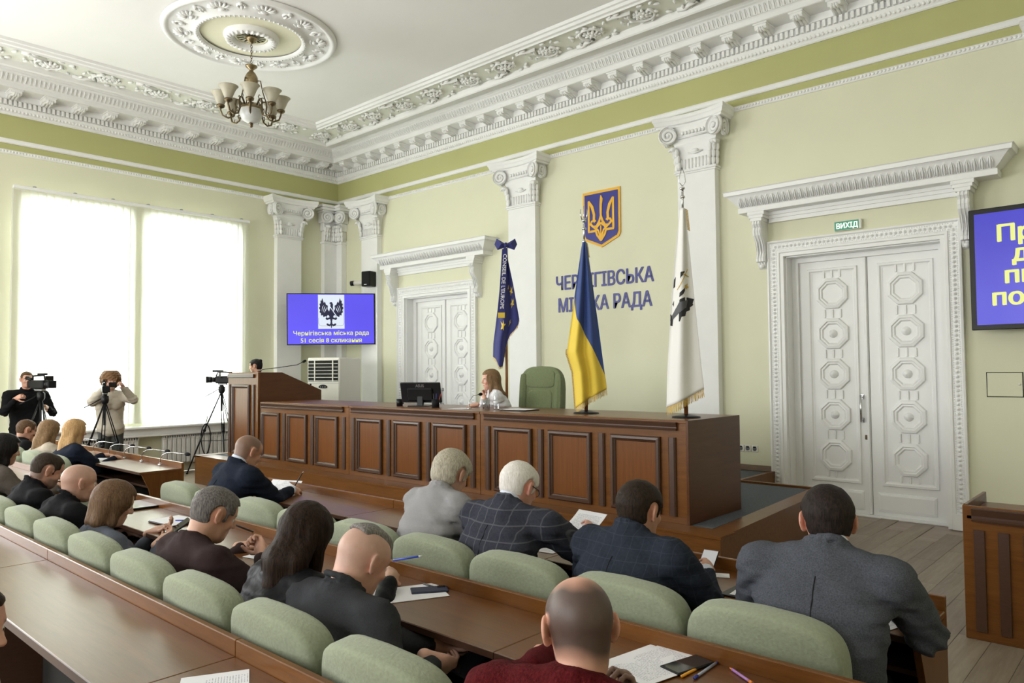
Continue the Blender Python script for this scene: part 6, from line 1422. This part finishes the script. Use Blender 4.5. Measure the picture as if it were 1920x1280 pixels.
# ================================================================ microphones on the far left desk
for k,(x,y) in enumerate(((3.0,-5.93),(3.55,-5.93),(4.05,-5.93),(4.50,-5.93),(4.98,-5.93),(5.45,-5.93))):
    gooseneck('microphone',[(x,y,.803),(x,y,.86),(x+.03,y+.01,.905),(x+.09,y+.03,.93),(x+.17,y+.06,.935),(x+.33,y+.12,.925)],
      'slim chrome gooseneck microphone, %s from the aisle end of the far left desk'%('sixth fifth fourth third second first'.split()[k]),group='microphones on the far left desk',r=.0055,base=.022)
gooseneck('microphone',[(5.35,-7.05,.803),(5.36,-7.05,.86),(5.42,-7.03,.90),(5.56,-6.98,.905)],'chrome gooseneck microphone beside the woman with black hair',r=.0055,base=.022)

# ================================================================ things on the long bench
BT=1.3125
r=empty('computer_monitor',(6.28,-3.10,BT),PI+.42,'black computer monitor turned away on the long bench','monitor')
def mon(b): b.bbox(-.27,.27,-.02,.012,0,.255,.008); b.bbox(-.17,.17,.01,.04,.03,.19,.012)
b=MB(); b.xf(Matrix.Translation((0,0,.045))@Matrix.Rotation(-.24,4,'X'),mon); b.build('housing', M['black'], r)
b=MB(); b.xf(Matrix.Translation((0,0,.045))@Matrix.Rotation(-.24,4,'X'),lambda t:t.box(-.255,.255,-.021,-.02,.015,.24)); b.build('display', mat('dark_screen',(.03,.035,.05),.2), r)
b=MB(); b.bbox(-.13,.13,-.08,.14,0,.012,.004); b.bbox(-.04,.04,.02,.06,.0,.14,.006); b.build('stand', M['black'], r)
b=MB(); R_=Matrix.Translation((0,0,.045))@Matrix.Rotation(-.24,4,'X')
for vs,fs in letters('ASUS',.05,extrude=.0005,bold=.001): b.add([R_@Vector((-v[0],.0135+v[2],.20+v[1])) for v in vs],fs)
b.build('lettering', M['steel'], r)
r=empty('mug',(5.97,-3.2,BT),0,'small black cup at the left of the monitor','cup'); MB().lathe([(0,0),(.040,0),(.042,.085),(.038,.085),(.036,.01),(0,.008)],18).build('cup', M['black'], r); MB().tube([(.04,0,.07),(.07,0,.065),(.07,0,.03),(.04,0,.02)],.006,6).build('handle', M['black'], r)
r=empty('pen_holder',(6.70,-3.25,BT),0,'black pen cup with pencils right of the monitor','pen holder'); MB().lathe([(0,0),(.045,0),(.045,.10),(.041,.10),(.041,.006),(0,.006)],14).build('cup', M['blackm'], r)
for k,(a,b_,c) in enumerate(((.02,.03,(.5,.04,.03)),(-.015,.02,(.03,.03,.3)),(.0,-.02,(.02,.02,.02)))): MB().tube([(a*.6,b_*.6,.01),(a*1.8,b_*1.8,.165)],.004,6).build('pen', mat('pen_colour',c,.4), r)
cg,nt,p=new_mat('clear_glass'); L=nt.links
tr=nd(nt,'ShaderNodeBsdfTransparent'); tr.inputs[0].default_value=(.93,.95,.96,1); gl=nd(nt,'ShaderNodeBsdfGlossy',Roughness=.04); lw=nd(nt,'ShaderNodeLayerWeight',Blend=.45); mx=nd(nt,'ShaderNodeMixShader'); L.new(lw.outputs['Facing'],mx.inputs[0]); L.new(tr.outputs[0],mx.inputs[1]); L.new(gl.outputs[0],mx.inputs[2]); L.new(mx.outputs[0],nt.nodes['Material Output'].inputs[0])
for (x,y) in ((7.46,-3.18),(7.36,-3.05)):
    r=empty('drinking_glass',(x,y,BT),0,'clear drinking glass nearest the plastic bottle on the bench' if x>7.4 else 'clear drinking glass nearest the woman in white on the bench','glass','drinking glasses on the bench'); MB().lathe([(0,0),(.028,0),(.034,.11),(.031,.11),(.026,.008),(0,.006)],18).build('glass', cg, r)
r=empty('water_bottle',(7.60,-3.15,BT),0,'clear plastic water bottle in front of the woman in white','bottle')
MB().lathe([(0,0),(.031,0),(.033,.01),(.031,.05),(.033,.06),(.031,.10),(.033,.13),(.028,.16),(.013,.185),(.013,.20)],18).build('bottle', cg, r); MB().lathe([(.032,.065),(.0325,.095)],18,(0,0,0)).build('label_band', M['paper'], r); MB().lathe([(.015,.195),(.015,.215),(0,.215)],12).build('cap', M['paper'], r)
gooseneck('microphone',[(7.24,-3.22,BT+.003),(7.24,-3.22,1.40),(7.235,-3.15,1.46),(7.21,-3.02,1.47)],'thin gooseneck microphone before the woman in white',r=.005,base=.03)
# ---- paper with printed lines
def printed(name,c=(.80,.80,.84),ink=(.46,.46,.50),per=.0085,half=True):
    m,nt,p=new_mat(name); L=nt.links; tc=nd(nt,'ShaderNodeTexCoord'); sp=nd(nt,'ShaderNodeSeparateXYZ'); L.new(tc.outputs['Object'],sp.inputs[0])
    d=nd(nt,'ShaderNodeMath',operation='DIVIDE'); L.new(sp.outputs[1],d.inputs[0]); d.inputs[1].default_value=per; fr=nd(nt,'ShaderNodeMath',operation='FRACT'); L.new(d.outputs[0],fr.inputs[0]); lt=nd(nt,'ShaderNodeMath',operation='LESS_THAN'); L.new(fr.outputs[0],lt.inputs[0]); lt.inputs[1].default_value=.42
    mp=nd(nt,'ShaderNodeMapping'); mp.inputs['Scale'].default_value=(1,.42,1); L.new(tc.outputs['Object'],mp.inputs[0]); nz=nd(nt,'ShaderNodeTexNoise',Scale=260.0,Detail=1.0); L.new(mp.outputs[0],nz.inputs[0]); g2=nd(nt,'ShaderNodeMath',operation='GREATER_THAN'); L.new(nz.outputs[0],g2.inputs[0]); g2.inputs[1].default_value=.44
    n2=nd(nt,'ShaderNodeTexNoise',Scale=16.0,Detail=0.0); L.new(mp.outputs[0],n2.inputs[0]); g3=nd(nt,'ShaderNodeMath',operation='GREATER_THAN'); L.new(n2.outputs[0],g3.inputs[0]); g3.inputs[1].default_value=.40
    ax=nd(nt,'ShaderNodeMath',operation='ABSOLUTE'); L.new(sp.outputs[0],ax.inputs[0]); inx=nd(nt,'ShaderNodeMath',operation='LESS_THAN'); L.new(ax.outputs[0],inx.inputs[0]); inx.inputs[1].default_value=.085
    ay=nd(nt,'ShaderNodeMath',operation='ABSOLUTE'); L.new(sp.outputs[1],ay.inputs[0]); iny=nd(nt,'ShaderNodeMath',operation='LESS_THAN'); L.new(ay.outputs[0],iny.inputs[0]); iny.inputs[1].default_value=.125
    v=lt.outputs[0]
    for o in (g2,g3,inx,iny): mu=nd(nt,'ShaderNodeMath',operation='MULTIPLY'); L.new(v,mu.inputs[0]); L.new(o.outputs[0],mu.inputs[1]); v=mu.outputs[0]
    L.new(mix_rgb(nt,v,c,ink),p.inputs['Base Color']); p.inputs['Roughness'].default_value=.8; return m
PM=printed('printed_sheet'); 
def sheet(x,y,rz,label,z=.7985,w=.21,h=.297,t=.0012,m=None,name='paper_sheet',cat='paper',group=None,bend=0.0,tilt=0.0):
    b=MB(); n=8; b.smooth=False; ys=[-h/2+h*i/n for i in range(n+1)]; zs=[bend*(2*i/n-1)**2*(1 if i>n/2 else .15) for i in range(n+1)]
    vs=[(sx*w/2,yy,zz+tt) for tt in (t,0) for yy,zz in zip(ys,zs) for sx in (-1,1)]; K=2*(n+1)
    fs=[(2*i,2*i+1,2*i+3,2*i+2) for i in range(n)]+[(K+2*i,K+2*i+2,K+2*i+3,K+2*i+1) for i in range(n)]+[(2*i+1,K+2*i+1,K+2*i+3,2*i+3) for i in range(n)]+[(K+2*i,2*i,2*i+2,K+2*i+2) for i in range(n)]+[(0,K,K+1,1),(2*n,2*n+1,K+2*n+1,K+2*n)]
    b.add(vs,fs); o=b.build(name,m or PM,None,(x,y,z)); o.rotation_euler=(tilt,0,rz); tag(o,label,cat,group); return o
sheet(7.98,-6.05,-.15,'open white sheet lying before the man in navy',w=.30,h=.21); sheet(7.86,-5.99,.35,'curling white sheet lifted under the navy suited man\'s hand',z=.800,bend=.06,w=.30,h=.22)
sheet(10.87,-5.975,-.12,'printed sheet held up by the white-haired man',z=.885,tilt=.45,bend=.02); sheet(10.74,-6.05,.15,'flat printed sheet on the desk before the white-haired man')
sheet(11.97,-6.10,.1,'white paper on a black folder left of the grey suited man',z=.806); tag(MB().bbox(-.12,.12,-.16,.16,0,.006,.002).build('black_folder',M['black'],None,(11.96,-6.11,.7985)),'thin black folder under white paper beside the grey suited man','folder')
sheet(12.44,-6.09,-.25,'white sheet under the grey suited man\'s right arm'); sheet(12.52,-5.985,.1,'white paper corner at the front desk end',w=.12,h=.14)
sheet(11.70,-6.0,.5,'small white slip beside the phone hand in the front row',w=.10,h=.07)
sheet(9.76,-7.10,.2,'white page between the brown sweater and the long dark hair'); sheet(10.83,-7.11,-.45,'blank white sheet beside the dark blue phone',m=M['paper'])
sheet(12.03,-7.09,-.22,'printed white pages before the red sweater, top of its stack',z=.8015); sheet(12.01,-7.085,-.16,'printed page showing under the top one before the red sweater',z=.7985)
sheet(12.36,-7.17,.3,'small white note at the bottom right of the second row',w=.14,h=.10); sheet(11.13,-8.12,-.5,'white printed sheet on the nearest desk at the bottom edge',w=.24,h=.20)
def phone(x,y,rz,label,z=.7985,m='black',w=.078,h=.16,tilt=(0,0),case=None):
    r=empty('mobile_phone',(x,y,z),rz,label,'phone'); r.rotation_euler=(tilt[0],tilt[1],rz)
    MB().bbox(-w/2,w/2,-h/2,h/2,0,.009,.003).build('case', case or M['black'], r); MB().box(-w/2+.004,w/2-.004,-h/2+.005,h/2-.005,.009,.0095).build('display', case if case and m=='down' else mat('phone_glass',(.01,.01,.012),.08), r)
    if m=='down': MB().bbox(-w/2+.008,-w/2+.03,h/2-.045,h/2-.01,.009,.012,.002).build('camera_bump', M['blackm'], r)
    return r
phone(12.115,-7.035,-.25,'black glossy phone lying by the pens in the second row',w=.082,h=.165)
phone(10.87,-7.03,-.62,'dark blue phone lying face down beside the white sheet',m='down',case=mat('phone_navy',(.012,.018,.05),.5))
phone(4.28,-6.02,-.9,'black phone on the far left desk beside the blonde woman')
r=phone(11.63,-5.97,.1,'phone propped in the hand of the man in navy check',z=.83,tilt=(.7,0)); r.children[1].data.materials[0]=mat('lit_page',(.5,.5,.52),.3,emit=(.5,.52,.56,.3))
phone(8.87,-7.24,-.15,'phone held by the woman with the brown bob',z=.83,tilt=(.55,.1)); phone(11.38,-7.28,.1,'dark phone held low by the man in charcoal fleece',z=.70,tilt=(.35,.2))
def pen(x0,y0,x1,y1,label,c,z=.8025,cap=None,r_=.0045,z1=None):
    r=empty('pen',(x0,y0,z),0,label,'pen'); d=Vector((x1-x0,y1-y0,(z1 or z)-z)); b=MB().tube([Vector((0,0,0)),d*.88],r_,8); b.build('barrel', mat('pen_barrel',c,.35), r)
    MB().tube([d*.88,d],[r_,.001],8).build('tip', mat('pen_tip',cap or (.6,.6,.62),.35), r)
    if cap: MB().tube([d*.0,d*.12],r_*1.15,8).build('cap', mat('pen_cap',cap,.4), r)
pen(12.145,-7.125,12.155,-6.965,'yellow orange pen beside the black phone',(.75,.33,.02)); pen(12.18,-7.11,12.175,-6.94,'blue capped clear pen beside the yellow one',(.35,.37,.48),cap=(.015,.03,.35)); pen(12.33,-7.03,12.225,-6.965,'white and purple pen with orange cap by the second row upright',(.45,.22,.55),cap=(.75,.22,.03))
pen(10.66,-7.06,10.79,-7.00,'blue pen in the writing hand of the long-haired woman',(.03,.08,.55),z=.90,z1=.93); pen(8.12,-6.0,8.16,-5.95,'dark pen upright in the hand of the man in navy',(.01,.012,.02),z=.86,z1=.97); pen(11.0,-5.93,11.12,-5.90,'white pen between the fingers of the white-haired man',(.75,.75,.76),z=.905,z1=.925)
pen(9.86,-7.30,9.80,-7.38,'dark pen held at the mouth by the man in brown',(.02,.02,.02),z=.955,z1=1.0); pen(10.78,-6.985,10.87,-6.99,'black and silver pen lying behind the blue phone',(.02,.02,.02))
r=empty('tablet',(7.72,-7.06,.7985),-.05,'closed black-edged tablet with painted window glare before the bob-haired woman','tablet'); MB().bbox(-.17,.17,-.12,.12,0,.014,.004).build('cover', M['black'], r); MB().box(-.165,.165,-.115,.115,.014,.0145).build('glass', mat('tablet_glare',(.5,.5,.5),.08), r)  # pale glass colour stands in for the window's reflection
r=empty('notebook',(8.52,-7.10,.7985),.1,'open notebook with a pen on the second desk left end','notebook'); MB().bbox(-.15,.15,-.105,.105,0,.008,.003).build('cover', M['black'], r); MB().bbox(-.145,.145,-.10,.10,.008,.014,.002).build('pages', M['paper'], r); MB().tube([(.03,-.02,.018),(.12,.05,.018)],.004,6).build('pen', mat('pen_blue',(.02,.05,.5),.4), r)
sheet(7.12,-3.22,.2,'white papers on the bench under the chairwoman\'s hand',z=BT); sheet(7.95,-3.15,.15,'white pages on a dark folder right of the water bottle',z=BT+.012,m=M['paper'],w=.3,h=.22); tag(MB().bbox(-.17,.17,-.13,.13,0,.011,.003).build('dark_folder',M['black'],None,(7.95,-3.15,BT)),'dark open folder on the bench right of the bottle','folder')
sheet(7.72,-2.98,-.2,'blue-white sheet on the bench behind the bottle',z=BT)
sheet(3.95,-6.0,.2,'white papers before the blonde woman at the far left desk'); sheet(4.35,-6.08,-.2,'white page with a red mark on the far left desk')
sheet(5.75,-7.12,.1,'white pages in front of the woman with black hair')
